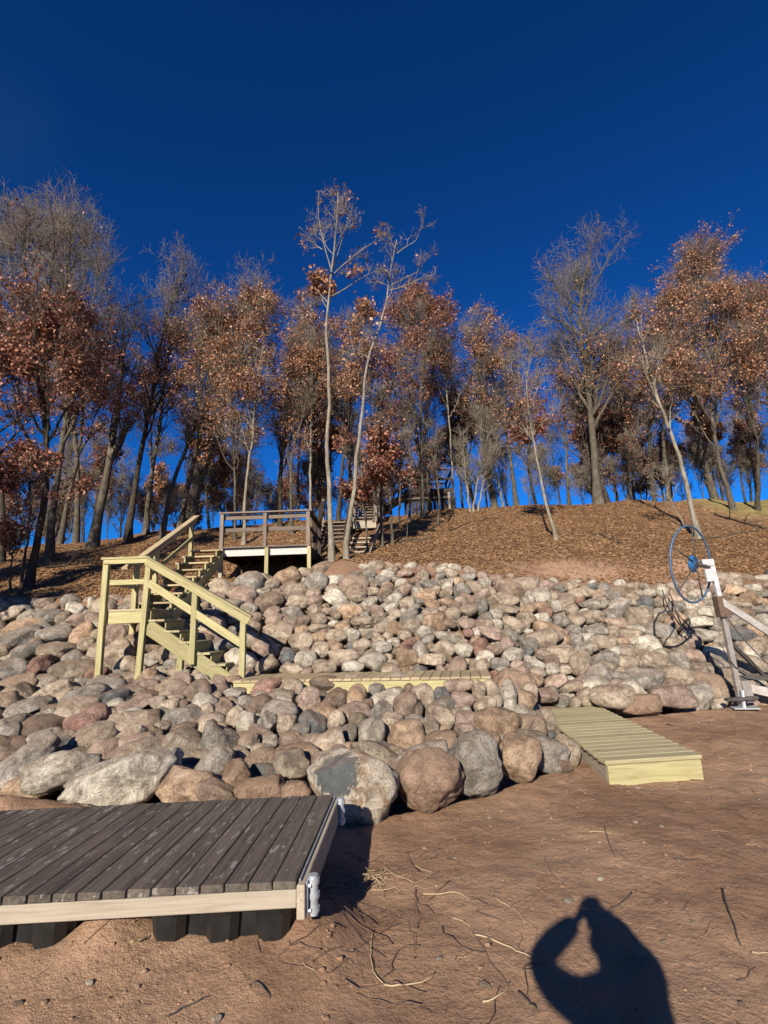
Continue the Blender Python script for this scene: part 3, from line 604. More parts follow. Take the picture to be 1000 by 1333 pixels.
# lower flight, going down to the right
nr = 6; rise = (ZL-ZW)/(nr); run = 0.258; x0 = XB+.04
xe = x0+nr*run
for y in (fy+.02, Y1-.12):
    mb = MB(); sl_ = nrm(V(run, 0, -rise))
    a = V(x0-.02, y, ZL-.25); b = V(xe-.16, y, ZW-.10+.02)
    mb.beam(a, b, .038, .235, up=(0, 0, 1)); mb.build('stringer', M['new_wood'], t)
for i in range(nr):
    zt = ZL-rise*(i+1)+(.0); xt = x0+run*i
    if i == nr-1: zt += 0.02
    mb = MB(); mb.beam((xt+.07, fy-.01, zt+.018), (xt+.07, Y1-.07, zt+.018), .128, .036, r=random.random()); mb.beam((xt+.205, fy-.01, zt+.018), (xt+.205, Y1-.07, zt+.018), .128, .036, r=random.random())
    mb.build('tread', M['new_deck'], t)
    mb = MB(); mb.beam((xt+.012, fy+.045, zt+rise/2+.015), (xt+.012, Y1-.145, zt+rise/2+.015), .022, rise-.045, up=(0, 0, 1)); mb.build('riser', M['new_wood'], t)
pb = V(-2.30, 8.0)
ex = -2.36; mx = -3.17
post(ex, fy-.03, ZW-.02, 1.80); post(mx, fy-.03, 1.0, 2.20)
p0 = V(XB-.02, fy-.03, 2.76); p1 = V(ex+.14, fy-.03, 1.72)
mb = MB(); mb.beam(p0, p1, .14, .038); mb.beam(p0+V(0, -.055, -.075), p1+V(-.04, -.055, -.075), .02, .11); mb.build('handrail', M['new_wood'], t)
mb = MB(); mb.beam(V(XB+.03, fy-.055, 2.33), V(ex-.02, fy-.055, 1.30), .03, .12); mb.build('mid_rail', M['new_wood'], t)
post(-3.42, fy+.12, 0.7, 1.42)
# upper flight, going up and away
ZD = 3.38; YU = 12.02; nr2 = 8; r2 = (ZD-ZL)/nr2; ru = (YU-Y1)/nr2
for x in (XA+.06, XB+.02):
    mb = MB(); mb.beam((x, Y1, ZL-.13), (x, YU, ZD-.17), .038, .235); mb.build('stringer', M['new_wood'], t)
for i in range(nr2):
    z = ZL+r2*(i+1)-.018; y = Y1+ru*i
    mb = MB(); mb.beam((XA+.03, y+.09, z), (XB+.05, y+.09, z), .137, .036, r=random.random()); mb.beam((XA+.03, y+.235, z), (XB+.05, y+.235, z), .137, .036, r=random.random()); mb.build('tread', M['walk_deck'], t)
    for x in (XA+.10, XB-.02):
        mb = MB(); mb.beam((x, y+.02, z-.018-.07), (x, y+.25, z-.018-.07), .036, .13); mb.build('tread_block', M['new_wood'], t)
for f_ in (0.30, 0.95):
    y = Y1+(YU-Y1)*f_; z = ZL+(ZD-ZL)*f_; post(XA+.02, y, z-.35, z+.80)
mb = MB(); mb.beam((XA+.0, Y1-.35, ZL+.78), (XA+.02, YU+.15, ZD+.93), .14, .038); mb.beam((XA+.05, Y1-.1, ZL+.80), (XA+.05, YU+.1, ZD+.84), .03, .088); mb.build('handrail', M['walk_deck'], t)
mb = MB(); mb.beam((XA+.05, Y1, ZL+.48), (XA+.05, YU, ZD+.40), .038, .088); mb.build('mid_rail', M['new_wood'], t)

# ------------------------------------------------------------------ upper deck
XD0, XD1, YD0, YD1 = -4.02, -1.84, 12.1, 14.1; ZF = 3.48
t = thing('upper_deck', V(-2.9, 13, 2.7), 'weathered upper deck with white fascia and two plain rails', 'deck')
mb = MB(); n = 15
for i in range(n):
    y = YD0+.07+(YD1-YD0-.1)*i/(n-1); mb.beam((XD0, y, ZF-.018), (XD1, y, ZF-.018), .13, .036, r=random.random())
mb.build('deck_boards', M['old_wood'], t)
mb = MB(); mb.beam((XD0+.05, YD0+.0, ZF-.135), (XD1-.05, YD0, ZF-.135), .038, .185); mb.build('fascia', M['white_wood'], t)
mb = MB(); mb.beam((XD0+.05, YD0-.06, ZF-.02), (XD1-.05, YD0-.06, ZF-.02), .08, .036); mb.build('edge_board', M['old_wood'], t)
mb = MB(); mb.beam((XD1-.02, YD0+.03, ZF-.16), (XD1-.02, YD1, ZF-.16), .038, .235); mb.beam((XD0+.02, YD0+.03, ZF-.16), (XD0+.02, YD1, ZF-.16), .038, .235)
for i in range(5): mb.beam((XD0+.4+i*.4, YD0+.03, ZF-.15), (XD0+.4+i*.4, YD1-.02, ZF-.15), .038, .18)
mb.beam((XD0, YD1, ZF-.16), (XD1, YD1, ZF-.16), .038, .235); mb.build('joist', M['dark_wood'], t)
for x, z0, mm in ((XD0+.03, 2.0, 'grey_wood'), (-2.88, 2.0, 'new_wood'), (XD1-.01, 2.1, 'new_wood')):
    mb = MB(); mb.beam((x, YD0-.07, z0), (x, YD0-.07, ZF-.05), P9, P9, up=(0, 1, 0)); mb.build('support_post', M[mm], t)
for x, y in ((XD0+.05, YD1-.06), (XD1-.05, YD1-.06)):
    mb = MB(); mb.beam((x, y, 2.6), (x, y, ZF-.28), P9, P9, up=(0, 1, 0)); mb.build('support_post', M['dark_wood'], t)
ZR = 4.32
for x in (XD0+.03, -2.93, XD1-.03):
    mb = MB(); mb.beam((x, YD0-.07, ZF-.045), (x, YD0-.07, ZR-.02), P9, P9, up=(0, 1, 0)); mb.build('rail_post', M['old_wood'], t)
mb = MB(); mb.beam((XD0-.05, YD0-.07, ZR), (XD1+.07, YD0-.07, ZR), .14, .036); mb.build('top_rail', M['old_wood'], t)
mb = MB(); mb.beam((XD0+.03, YD0-.01, ZR-.10), (XD1-.03, YD0-.01, ZR-.10), .036, .12); mb.build('top_rail', M['old_wood'], t)
mb = MB(); mb.beam((XD0+.03, YD0-.01, ZR-.42), (XD1-.03, YD0-.01, ZR-.42), .036, .10); mb.build('mid_rail', M['old_wood'], t)
for y in (YD0+1.0, YD1-.1):
    mb = MB(); mb.beam((XD1-.02, y, ZF), (XD1-.02, y, ZR-.02), P9, P9, up=(0, 1, 0)); mb.build('rail_post', M['dark_wood'], t)
mb = MB(); mb.beam((XD1-.02, YD0+.0, ZR+.0), (XD1-.02, YD1+.1, ZR), .12, .034); mb.beam((XD1-.02, YD0, ZR-.4), (XD1-.02, YD1, ZR-.4), .036, .1); mb.build('side_rail', M['dark_wood'], t)

# ------------------------------------------------------------------ weathered flights up the hill
def flight(label, x0_, x1_, ya, za, yb, zb, n, m1, m2, rail, dirx=None):
    t = thing('hillside_stairs', V((x0_+x1_)/2, ya, za-.3), label, 'stairs', 'weathered flights climbing the hill')
    sh = (dirx or 0)
    for x in (x0_, x1_):
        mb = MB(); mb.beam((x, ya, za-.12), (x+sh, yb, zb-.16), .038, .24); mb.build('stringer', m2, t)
    for i in range(n):
        q = (i+.5)/n; y = ya+(yb-ya)*q; z = za+(zb-za)*(i+1)/n; dx_ = sh*q
        mb = MB(); mb.beam((x0_-.02+dx_, y, z-.02), (x1_+.02+dx_, y, z-.02), abs(yb-ya)/n*0.95 if not sh else .27, .04); mb.build('tread', m1, t)
    for x in rail:
        for q in (0.05, 0.55, 0.97):
            mb = MB(); y = ya+(yb-ya)*q; z = za+(zb-za)*q; mb.beam((x+sh*q, y, z-.5), (x+sh*q, y, z+.85), P9, P9, up=(0, 1, 0)); mb.build('rail_post', m1, t)
        mb = MB(); mb.beam((x, ya-.1, za+.88), (x+sh, yb+.1, zb+.88), .12, .036); mb.build('handrail', m2, t)
        mb = MB(); mb.beam((x, ya, za+.45), (x+sh, yb, zb+.45), .036, .09); mb.build('mid_rail', m2, t)
    return t
# positions on the photograph: 403..447 wide, rising from the deck floor to y 672
flight('weathered slatted flight rising from the upper deck behind the slender trunks', -2.02, -1.12, 13.9, 2.95, 16.3, 4.85, 12, M['old_wood'], M['dark_wood'], (-2.02, -1.12))
t = thing('stair_landing', V(-1.0, 17, 4.0), 'small weathered stair landing with pale fascia between two flights', 'landing')
mb = MB()
for i in range(8): mb.beam((-2.1, 16.42+i*.14, 4.87), (-.25, 16.42+i*.14, 4.87), .13, .04, r=random.random())
mb.build('deck_boards', M['old_wood'], t)
mb = MB(); mb.beam((-2.1, 16.34, 4.78), (-1.15, 16.34, 4.78), .04, .22); mb.build('edge_board', M['dark_wood'], t)
mb = MB(); mb.beam((-1.14, 16.33, 4.76), (-.27, 16.33, 4.76), .04, .24); mb.build('fascia', M['grey_wood'], t)
for x, y in ((-1.12, 16.4), (-.3, 16.4), (-2.05, 17.4), (-.3, 17.4)):
    mb = MB(); mb.beam((x, y, 3.9), (x, y, 4.85), P9, P9, up=(0, 1, 0)); mb.build('support_post', M['dark_wood'], t)
flight('second weathered flight above the small stair landing', -1.12, -.30, 17.5, 4.9, 19.4, 6.15, 8, M['old_wood'], M['dark_wood'], (-1.12, -.30))
# tiny side steps by the second trunk
t = thing('side_steps', V(-.7, 13.6, 3.2), 'short set of pale side steps on the leafy bank', 'steps')
for i in range(4):
    mb = MB(); c = V(-.78+.05*i, 13.3+i*.16, 3.42+.15*i); mb.beam(c-V(.28, 0, 0), c+V(.28, 0, 0), .16, .04); mb.build('tread', M['grey_wood'], t)
mb = MB(); mb.beam((-.42, 13.1, 3.28), (-.14, 13.95, 4.25), .04, .12); mb.build('stringer', M['old_wood'], t)
mb = MB(); mb.beam((-1.08, 13.2, 3.22), (-.95, 13.95, 3.95), .04, .12); mb.build('stringer', M['dark_wood'], t)

# upper flight going right to the hilltop deck
t = thing('hillside_stairs', V(0, 20.5, 6.0), 'top weathered flight climbing right to the hilltop deck', 'stairs', 'weathered flights climbing the hill')
a = V(-.3, 20.2, 5.95); b = V(1.3, 22.3, 7.25)
for q in (0, 1):
    s_ = V(-.5*q, .5*q, 0); mb = MB(); mb.beam(a+s_, b+s_, .04, .24); mb.build('stringer', M['dark_wood'], t)
    mb = MB(); mb.beam(a+s_+V(0, 0, .95), b+s_+V(0, 0, .95), .10, .04); mb.beam(a+s_+V(0, 0, .5), b+s_+V(0, 0, .5), .04, .09); mb.build('handrail', M['old_wood'], t)
    for k in (0.05, .35, .65, .95):
        p = a+(b-a)*k+s_; mb = MB(); mb.beam(p-V(0, 0, .3), p+V(0, 0, .95), P9, P9, up=(0, 1, 0)); mb.build('rail_post', M['old_wood'], t)
for i in range(7):
    p = a+(b-a)*(i+.5)/7+V(0, 0, .05); mb = MB(); mb.beam(p, p+V(-.5, .5, 0), .25, .04); mb.build('tread', M['old_wood'], t)
t = thing('hilltop_deck', V(2.1, 23, 6.2), 'dark raised deck with skirt and open railing on the hilltop', 'deck')
X0_, X1_, YA, YB, ZT = .95, 3.18, 22.0, 24.4, 7.42
mb = MB()
for i in range(16): mb.beam((X0_, YA+.08+i*.15, ZT), (X1_, YA+.08+i*.15, ZT), .14, .04, r=random.random())
mb.build('deck_boards', M['dark_wood'], t)
mb = MB(); mb.beam((X0_, YA, ZT-.13), (X1_, YA, ZT-.13), .04, .22); mb.build('fascia', M['dark_wood'], t)
mb = MB(); mb.beam((X0_, YA-.02, ZT-.42), (X1_-.15, YA-.02, ZT-.42), .05, .08); mb.build('cross_beam', M['old_wood'], t)
mb = MB()
for i in range(14):
    x = X0_+.05+i*(X1_-X0_-.1)/13; mb.beam((x, YA+.06, 6.0), (x, YA+.06, ZT-.25), .14, .02, up=(0, 1, 0), r=random.random())
for i in range(14): mb.beam((X1_-.05, YA+.1+i*.17, 6.0), (X1_-.05, YA+.1+i*.17, ZT-.25), .02, .16, up=(0, 1, 0))
mb.build('skirt_boards', M['dark_wood'], t)
mb = MB(); mb.beam((X1_-.22, YA-.06, 6.0), (X1_-.22, YA-.06, ZT-.2), .1, .1, up=(0, 1, 0)); mb.build('support_post', M['grey_wood'], t)
for x, y in ((X0_, YA), (1.7, YA), (2.45, YA), (X1_, YA), (X1_, YB), (X0_, YB), (2.1, YB)):
    mb = MB(); mb.beam((x, y, ZT+.02), (x, y, ZT+.88), P9, P9, up=(0, 1, 0)); mb.build('rail_post', M['dark_wood'], t)
for (p, q) in (((X0_-.05, YA), (X1_+.05, YA)), ((X1_, YA), (X1_, YB)), ((X0_, YB), (X1_, YB))):
    mb = MB(); mb.beam((*p, ZT+.9), (*q, ZT+.9), .12, .036); mb.beam((*p, ZT+.45), (*q, ZT+.45), .036, .1); mb.build('rail', M['dark_wood'], t)

# ------------------------------------------------------------------ floating dock pulled up on the sand
ZK = 0.36; FR = V(-.48, 2.71, ZK); FL = V(-3.10, 2.60, ZK); BR = V(-.43, 3.94, ZK); dxx = nrm(FL-FR); dyy = nrm(V(.03, 1, 0)); BL = FL + (BR-FR)
t = thing('floating_dock', V(-1.8, 3.3, 0), 'dark weathered dock section with a pale front board on black floats', 'dock')
mb = MB(); n = 23; Ld = np.linalg.norm(FL-FR)
for i in range(n):
    q = (i+.5)/n; p = FR+(FL-FR)*q; mb.beam(p-V(0, 0, .017)-dyy*random.uniform(0, .006), p+(BR-FR)-V(0, 0, .017), Ld/n-.0045, .034, ch=.004, r=random.random())
mb.build('deck_boards', M['dock_deck'], t)
ex_ = -dxx
mb = MB()
for i in range(n):
    q = (i+.5)/n; p = FR+(FL-FR)*q
    for yy in (.035, .62, 1.19):
        for sx in (-.03, .03):
            c_ = p+dyy*(yy+random.uniform(-.004, .004))+V(sx, 0, 0); mb.tube([c_-V(0, 0, .004), c_+V(0, 0, .0012)], .0045, 6)
o = mb.build('deck_screws', M['rust'], t); o['kind'] = 'stuff'
mb = MB(); mb.beam(FR+dyy*.012-V(0, 0, .074)+dxx*.0, FL+dyy*.012-V(0, 0, .074), .036, .078); mb.build('front_board', M['pale_wood'], t)
mb = MB(); mb.beam(FR+ex_*.022-V(0, 0, .088)-dyy*.012, BR+ex_*.022-V(0, 0, .088), .040, .145); mb.build('side_board', M['grey_wood'], t)
mb = MB(); mb.beam(BR-V(0, 0, .09)-dyy*.02, BL-V(0, 0, .09)-dyy*.02, .036, .11); mb.build('rear_board', M['grey_wood'], t)
mb = MB(); mb.beam(FR+ex_*.012-V(0, 0, .008)+dyy*.02, BR+ex_*.012-V(0, 0, .008), .008, .012); mb.build('edge_strip', M['galv'], t)
for yq in (0.055, 1.15):      # hinge brackets on the free corners
    c = FR+ex_*.046+dyy*yq-V(0, 0, .085)
    mb = MB(); mb.beam(c-V(0, 0, .075), c+V(0, 0, .075), .008, .09, up=(0, 1, 0))
    br = mb.build('corner_bracket', M['galv'], t)
    mb = MB(); mb.tube([c+ex_*.026-V(0, 0, .085), c+ex_*.026+V(0, 0, .085)], .022, 14)
    for zz in (-.06, .0, .06): mb.tube([c+ex_*.026+V(0, 0, zz-.012), c+ex_*.026+V(0, 0, zz+.012)], .029, 14)
    mb.build('hinge_sleeve', M['galv'], t)
    mb = MB()
    for zz in (-.055, .05):
        for yy in (-.03, .032): mb.tube([c+dyy*yy+V(0, 0, zz), c+dyy*yy+V(0, 0, zz)+ex_*.018], .009, 6)
    mb.build('bolt', M['galv'], t)
def dock_float(xr, xl):
    """one tub: xr right end, xl left end; ribbed front wall"""
    z1, z0 = ZK-.115, -.04; yf = 2.80; yb = 3.75
    mb = MB(); L_ = abs(xr-xl)
    def ring(x_a, x_b, ya, yb_, z, r_=.03):
        return [V(x_a+r_, ya, z), V(x_b-r_, ya, z), V(x_b, ya+r_, z), V(x_b, yb_-r_, z), V(x_b-r_, yb_, z), V(x_a+r_, yb_, z), V(x_a, yb_-r_, z), V(x_a, ya+r_, z)]
    mb.hull(ring(xl+.03, xr-.03, yf+.055, yb-.05, z0), ring(xl, xr, yf+.03, yb, z1))
    body = mb.build('float', M['plastic'], t)
    mb = MB()
    for q in (-.01, .35, .70):
        a_ = xl+(xr-xl)*(q+.02); b_ = a_+(xr-xl)*.25
        mb.hull(ring(a_+.022, b_-.022, yf+.01, yf+.2, z0, .035), ring(a_, b_, yf-.03, yf+.2, z1-.01, .035))
        mb.hull(ring(a_+.045, b_-.045, yf-.032, yf+.0, z1-.05, .004), ring(a_+.04, b_-.04, yf-.040, yf+.0, z1-.02, .004))
    mb.build('float_rib', M['plastic'], t)
    mb = MB(); c_ = xl+(xr-xl)*.54; mb.beam((c_-.045, yf+.03, z1-.04), (c_+.045, yf+.03, z1-.04), .02, .09); mb.build('float_flange', M['galv'], t)
    mb = MB(); mb.tube([(c_, yf+.02, z1-.06), (c_, yf-.005, z1-.06)], .012, 8); mb.build('bolt', M['rust'], t)
dock_float(-.50, -1.22); dock_float(-1.60, -2.34); dock_float(-2.5, -3.1)
# ------------------------------------------------------------------ boat lift with the blue hand wheel
YW = 8.0
def w8(px, py, dy=0.0): return aty(px, py, YW+dy)
foot = w8(966, 921); top = w8(925, 731)
t = thing('boat_lift', foot, 'aluminium boat lift frame with a big blue hand wheel on its post', 'boat lift')
pm = foot+(top-foot)*0.66
mb = MB(); mb.beam(foot, w8(937, 780), .075, .075, up=(0, 1, 0)); mb.build('post', M['alum'], t)
mb = MB(); mb.beam(w8(938, 784), w8(925, 729), .07, .06, up=(0, 1, 0)); mb.build('winch_post', M['white_metal'], t)
mb = MB(); mb.beam(w8(914, 733, -.02), w8(929, 732, -.02), .05, .11); mb.beam(w8(921, 741, -.03), w8(925, 757, -.03), .11, .05, up=(0, 1, 0)); mb.build('winch_housing', M['white_metal'], t)
mb = MB(); mb.beam(w8(936, 776, -.03), w8(942, 803, -.03), .15, .14, up=(0, 1, 0)); mb.build('corner_gusset', M['rust'], t)
mb = MB(); mb.beam(w8(938, 782, -.07), w8(1070, 868, -.3), .05, .10); mb.build('brace', M['alum'], t)
mb = MB(); mb.beam(w8(951, 836, .06), w8(1010, 895, .35), .05, .06); mb.build('brace', M['cable'], t)
mb = MB(); pts = [w8(944, 800, -.1), w8(962, 825, -.1), w8(980, 845, -.12), w8(1003, 868, -.15)]; mb.tube(pts, .009, 6); mb.build('cable', M['cable'], t)
mb = MB(); mb.tube([w8(936, 835, -.06), w8(945, 850, -.06), w8(957, 868, -.06), w8(975, 878, -.08), w8(1004, 882, -.1)], .008, 6); mb.build('cable', M['cable'], t)
# bottom frame running off to the right
mb = MB(); mb.beam(w8(968, 886, -.03), w8(976, 914, -.03), .12, .10, up=(0, 1, 0)); mb.beam(w8(974, 895, 0), w8(1060, 915, -.25), .06, .13); mb.build('frame_rail', M['alum'], t)
mb = MB(); mb.beam(w8(958, 882, .12), w8(1060, 884, .1), .06, .07); mb.build('frame_rail', M['cable'], t)
mb = MB(); mb.beam(w8(945, 911, -.12), w8(985, 908, -.12), .10, .04); mb.build('cross_tube', M['cable'], t)
fc_ = w8(970, 927, -.1); fc_[2] = gz(fc_[0], fc_[1])+.03
mb = MB(); mb.beam(fc_+V(-.16, .03, .0), fc_+V(.18, -.04, 0), .17, .02); mb.build('foot_plate', M['galv'], t)
mb = MB(); mb.tube([fc_, fc_+V(0.02, 0, .25)], .028, 10); mb.build('foot_screw', M['galv'], t)
# the wheel: traced as an ellipse 55 x 102 px; round, 1.25 m across, turned about its upright axis
wc = w8(900, 734, -.12)
rt_ = np.cross(nrm(wc-V(0, 0, H)), V(0, 0, 1)); rt_ = nrm(rt_); vd_ = nrm(wc*V(1, 1, 0))
nv = nrm(vd_*0.44 - rt_*0.89 + V(0, 0, 0.10)); ua = nrm(V(0, 0, 1)*1.0 - rt_*0.20 - nv*(nv@(V(0, 0, 1)-rt_*0.20))); va = np.cross(nv, ua)
mb = MB(); RW = .60; mb.tube([wc+(ua*math.cos(a_)+va*math.sin(a_))*RW for a_ in np.linspace(0, 2*math.pi, 56, endpoint=False)], .0165, 10, closed=True)
wh = mb.build('wheel', M['blue'], t, smooth=True, origin=None)
def sub(mbx, name, m):       # sub-part of the wheel
    o = mbx.build(name, m, t, smooth=True); o.parent = wh; return o
for k in range(5):
    a_ = 2*math.pi*(k+.18)/5; mb = MB(); d_ = ua*math.cos(a_)+va*math.sin(a_); mb.tube([wc+nv*(-.06)+d_*.08, wc+d_*RW], .011, 6); sub(mb, 'spoke', M['cable'])
mb = MB(); n_ = 28
for rr_, off_ in ((.155, -.03),):
    mb.tube([wc+nv*(-.045), wc+nv*(-.02)], [.13, .14], 28)
sub(mb, 'hub', M['blue_hub'])
axl = MB(); axl.tube([wc-nv*.02, w8(922, 738, -.02)], .03, 10); axl.build('axle', M['cable'], t)
# added dark strands standing in for the wheel's cast shadow on the stones
def surf(px, py, up_=0.0):
    P = hit(px, py); return P + V(0, -.12-up_, .09+up_)
t2 = thing('wheel_shadow_strands', surf(866, 790), 'dark and rusty strands standing in for the wheel shadow on the stones', 'cable')
mb = MB(); mb.tube([surf(*p, .06) for p in ((858, 778), (862, 792), (868, 806), (876, 818), (884, 830), (893, 842))], .012, 6); mb.build('shadow_strand', M['cable'], t2)
mb = MB(); mb.tube([surf(*p, .05) for p in ((866, 779), (872, 792), (874, 802), (880, 812), (890, 822), (896, 838))], .014, 6); mb.build('shadow_strand', M['rust'], t2)
# ------------------------------------------------------------------ trees
def tubes_np(groups, sides=4):
    """groups: list of (P (M,N,3), R (M,N)) -> verts, quads"""
    vs, fs, k = [], [], 0
    for P, R in groups:
        m, n = R.shape
        if not m: continue
        T = np.gradient(P, axis=1); T /= np.linalg.norm(T, axis=2, keepdims=True)+1e-9
        ref = np.where(np.abs(T[:, :1, 2:3]) < 0.8, V(0, 0, 1), V(1, 0, 0)); U = np.cross(T, np.broadcast_to(ref, T.shape)); U /= np.linalg.norm(U, axis=2, keepdims=True)+1e-9
        W = np.cross(T, U); a = np.arange(sides)*2*math.pi/sides
        r = P[:, :, None] + (U[:, :, None]*np.cos(a)[None, None, :, None] + W[:, :, None]*np.sin(a)[None, None, :, None])*R[:, :, None, None]
        vs.append(r.reshape(-1, 3)); id_ = np.arange(m*n*sides).reshape(m, n, sides)+k; k += m*n*sides
        nx_ = np.roll(id_, -1, axis=2)
        fs.append(np.stack([id_[:, :-1], nx_[:, :-1], nx_[:, 1:], id_[:, 1:]], -1).reshape(-1, 4))
    return np.concatenate(vs), np.concatenate(fs)
def grow(P, R, per, L, n, rg, t0=0.25, up=0.25, spread=1.0, rmin=0.004, wob=0.18, rf=0.55, taper=0.75, top=0.65):
    m, k, _ = P.shape; M_ = int(m*per)
    if M_ == 0: return np.zeros((0, n, 3)), np.zeros((0, n))
    par = rg.integers(0, m, M_); t = t0+(1-t0)*rg.random(M_)**0.8; f = t*(k-1); i = np.minimum(f.astype(int), k-2); q = (f-i)[:, None]
    p = P[par, i]*(1-q)+P[par, i+1]*q; r = (R[par, i]*(1-q[:, 0])+R[par, i+1]*q[:, 0])*rf
    d = P[par, i+1]-P[par, i]; d /= np.linalg.norm(d, axis=1, keepdims=True)+1e-9
    rnd = rg.normal(size=(M_, 3)); rnd -= d*(rnd*d).sum(1, keepdims=True); rnd /= np.linalg.norm(rnd, axis=1, keepdims=True)+1e-9
    dr = d*(0.75-0.25*t[:, None]*0)+rnd*spread*rg.uniform(0.6, 1.1, (M_, 1))+V(0, 0, up); dr /= np.linalg.norm(dr, axis=1, keepdims=True)
    ln = L*(1.15-top*t)*rg.uniform(0.6, 1.25, M_); out = [p]
    for s_ in range(n-1):
        dr = dr+rg.normal(size=(M_, 3))*wob+V(0, 0, up*0.35); dr /= np.linalg.norm(dr, axis=1, keepdims=True); p = p+dr*(ln/(n-1))[:, None]; out.append(p)
    rr_ = np.maximum(r, rmin)[:, None]*(1-taper*np.linspace(0, 1, n))[None]; return np.stack(out, 1), np.maximum(rr_, rmin*0.55)
def leaves_np(C, size, rg):
    m = len(C); a = rg.normal(size=(m, 3)); a[:, 2] -= 0.5; a /= np.linalg.norm(a, axis=1, keepdims=True)
    b = np.cross(a, rg.normal(size=(m, 3))); b /= np.linalg.norm(b, axis=1, keepdims=True); c = np.cross(a, b)
    s = size*rg.uniform(0.65, 1.25, (m, 1)); w_ = s*rg.uniform(0.38, 0.55, (m, 1)); bend = c*s*rg.uniform(-0.25, 0.25, (m, 1))
    q = np.stack([C, C+a*s*0.5+b*w_*0.8+bend, C+a*s+bend*0.2, C+a*s*0.5-b*w_*0.8+bend], 1)
    rv = np.clip(rg.beta(1.6, 1.8, m), 0, 1); return q.reshape(-1, 3), np.arange(m*4).reshape(m, 4), np.repeat(rv, 4)
TN = 0
def resample(P, n):
    P = np.asarray(P, float); L = np.r_[0, np.cumsum(np.linalg.norm(np.diff(P, axis=0), axis=1))]; t = np.linspace(0, L[-1], n)
    Q = np.stack([np.interp(t, L, P[:, i]) for i in range(3)], 1)
    for _ in range(2): Q[1:-1] = Q[1:-1]*0.5+(Q[:-2]+Q[2:])*0.25
    return Q
def build_tree(name, label, cat, P, rb, limbs, f0, Ll, nl, dens, leaves, band, leafc, bark, size=0.088, group=None, rtop=0.2, seed=0, up=0.3, twr=0.0048, twig_mat='twig', spread=0.8):
    rg = np.random.default_rng(seed+77); root = V(*P[0]); P = resample(P, 22)
    if name == 'oak_tree': P = resample(P[:20], 22)
    h = np.linspace(0, 1, 22)
    R = rb*0.86*(1-(1-rtop)*h**0.7); R[0] *= 1.5; R[1] *= 1.15
    P = P + np.c_[rg.normal(size=22)*0.012, rg.normal(size=22)*0.012, np.zeros(22)]; P[0, 2] -= 0.25
    t = thing(name, root, label, cat, group)
    f0 = max(.12, f0-.13) if name == 'oak_tree' else f0; nl = int(nl*1.5) if name == 'oak_tree' else nl; Ll = Ll*1.22 if name == 'oak_tree' else Ll; leaves = int(leaves*1.9); k0 = int(f0*21); up_P = P[None, k0:]; up_R = R[None, k0:]
    L1 = [grow(up_P, up_R, nl, Ll, 8, rg, t0=0.02, up=up, spread=spread, rmin=0.012, wob=0.13, rf=0.6, top=0.88)]
    if limbs:
        q = [resample([l + (V(0, rg.normal()*0.07*j, 0)) for j, l in enumerate(lb)], 8) for lb in limbs]
        rl = []
        for lb in q:
            d_ = np.linalg.norm(P-lb[0], axis=1); rl.append(max(R[np.argmin(d_)]*0.72, 0.02)*(1-0.75*np.linspace(0, 1, 8)))
        L1.append((np.stack(q), np.stack(rl)))
    A1 = np.concatenate([x[0] for x in L1]); B1 = np.concatenate([x[1] for x in L1])
    a2, b2 = grow(A1, B1, 5.5*dens, Ll*0.5, 6, rg, t0=0.15, up=0.22, rmin=0.008, wob=0.2)
    a3, b3 = grow(a2, b2, 4.8, Ll*0.27, 5, rg, t0=0.1, up=0.2, rmin=twr*1.2, wob=0.22)
    a4, b4 = grow(a3, b3, 2.6, Ll*0.15, 3, rg, t0=0.1, up=0.15, rmin=twr, wob=0.2)
    # trunk
    v, f = tubes_np([(P[None], R[None])], 10); o = mesh_obj('trunk', v, f, BARK[bark], t, smooth=True)
    v, f = tubes_np([(A1, B1), (a2, b2)], 5); mesh_obj('limbs', v, f, BARK[bark], t, smooth=True)
    v, f = tubes_np([(a3, b3), (a4, b4)], 3); mesh_obj('twigs', v, f, M[twig_mat], t)
    if leaves:
        pool = np.concatenate([a3.reshape(-1, 3), a4.reshape(-1, 3)]); 
        if band is not None:
            z0, z1 = band; w_ = np.exp(-np.maximum(0, np.maximum(z0-pool[:, 2], pool[:, 2]-z1))**2/0.25)+0.012
        else: w_ = np.ones(len(pool))
        # whole sprays keep or lose their leaves together
        cl = np.sin(pool[:, 0]*2.3+seed)*np.sin(pool[:, 1]*2.1+seed*2)*np.sin(pool[:, 2]*2.6+1.3*seed); w_ = w_*np.clip(0.35+cl*2.4, 0.01, 1)
        w_ /= w_.sum(); C = pool[rg.choice(len(pool), leaves, p=w_)]+rg.normal(size=(leaves, 3))*0.07
        v, f, r = leaves_np(C, size, rg); mesh_obj('foliage', v, f, LEAF[leafc], t, attrs={'rnd': ('FLOAT', r)})
    return t
def zat(py, X, Y):      # height of picture row py at ground position X, Y
    return aty(500+X/Y*650, py, Y)[2]
TR = [] 
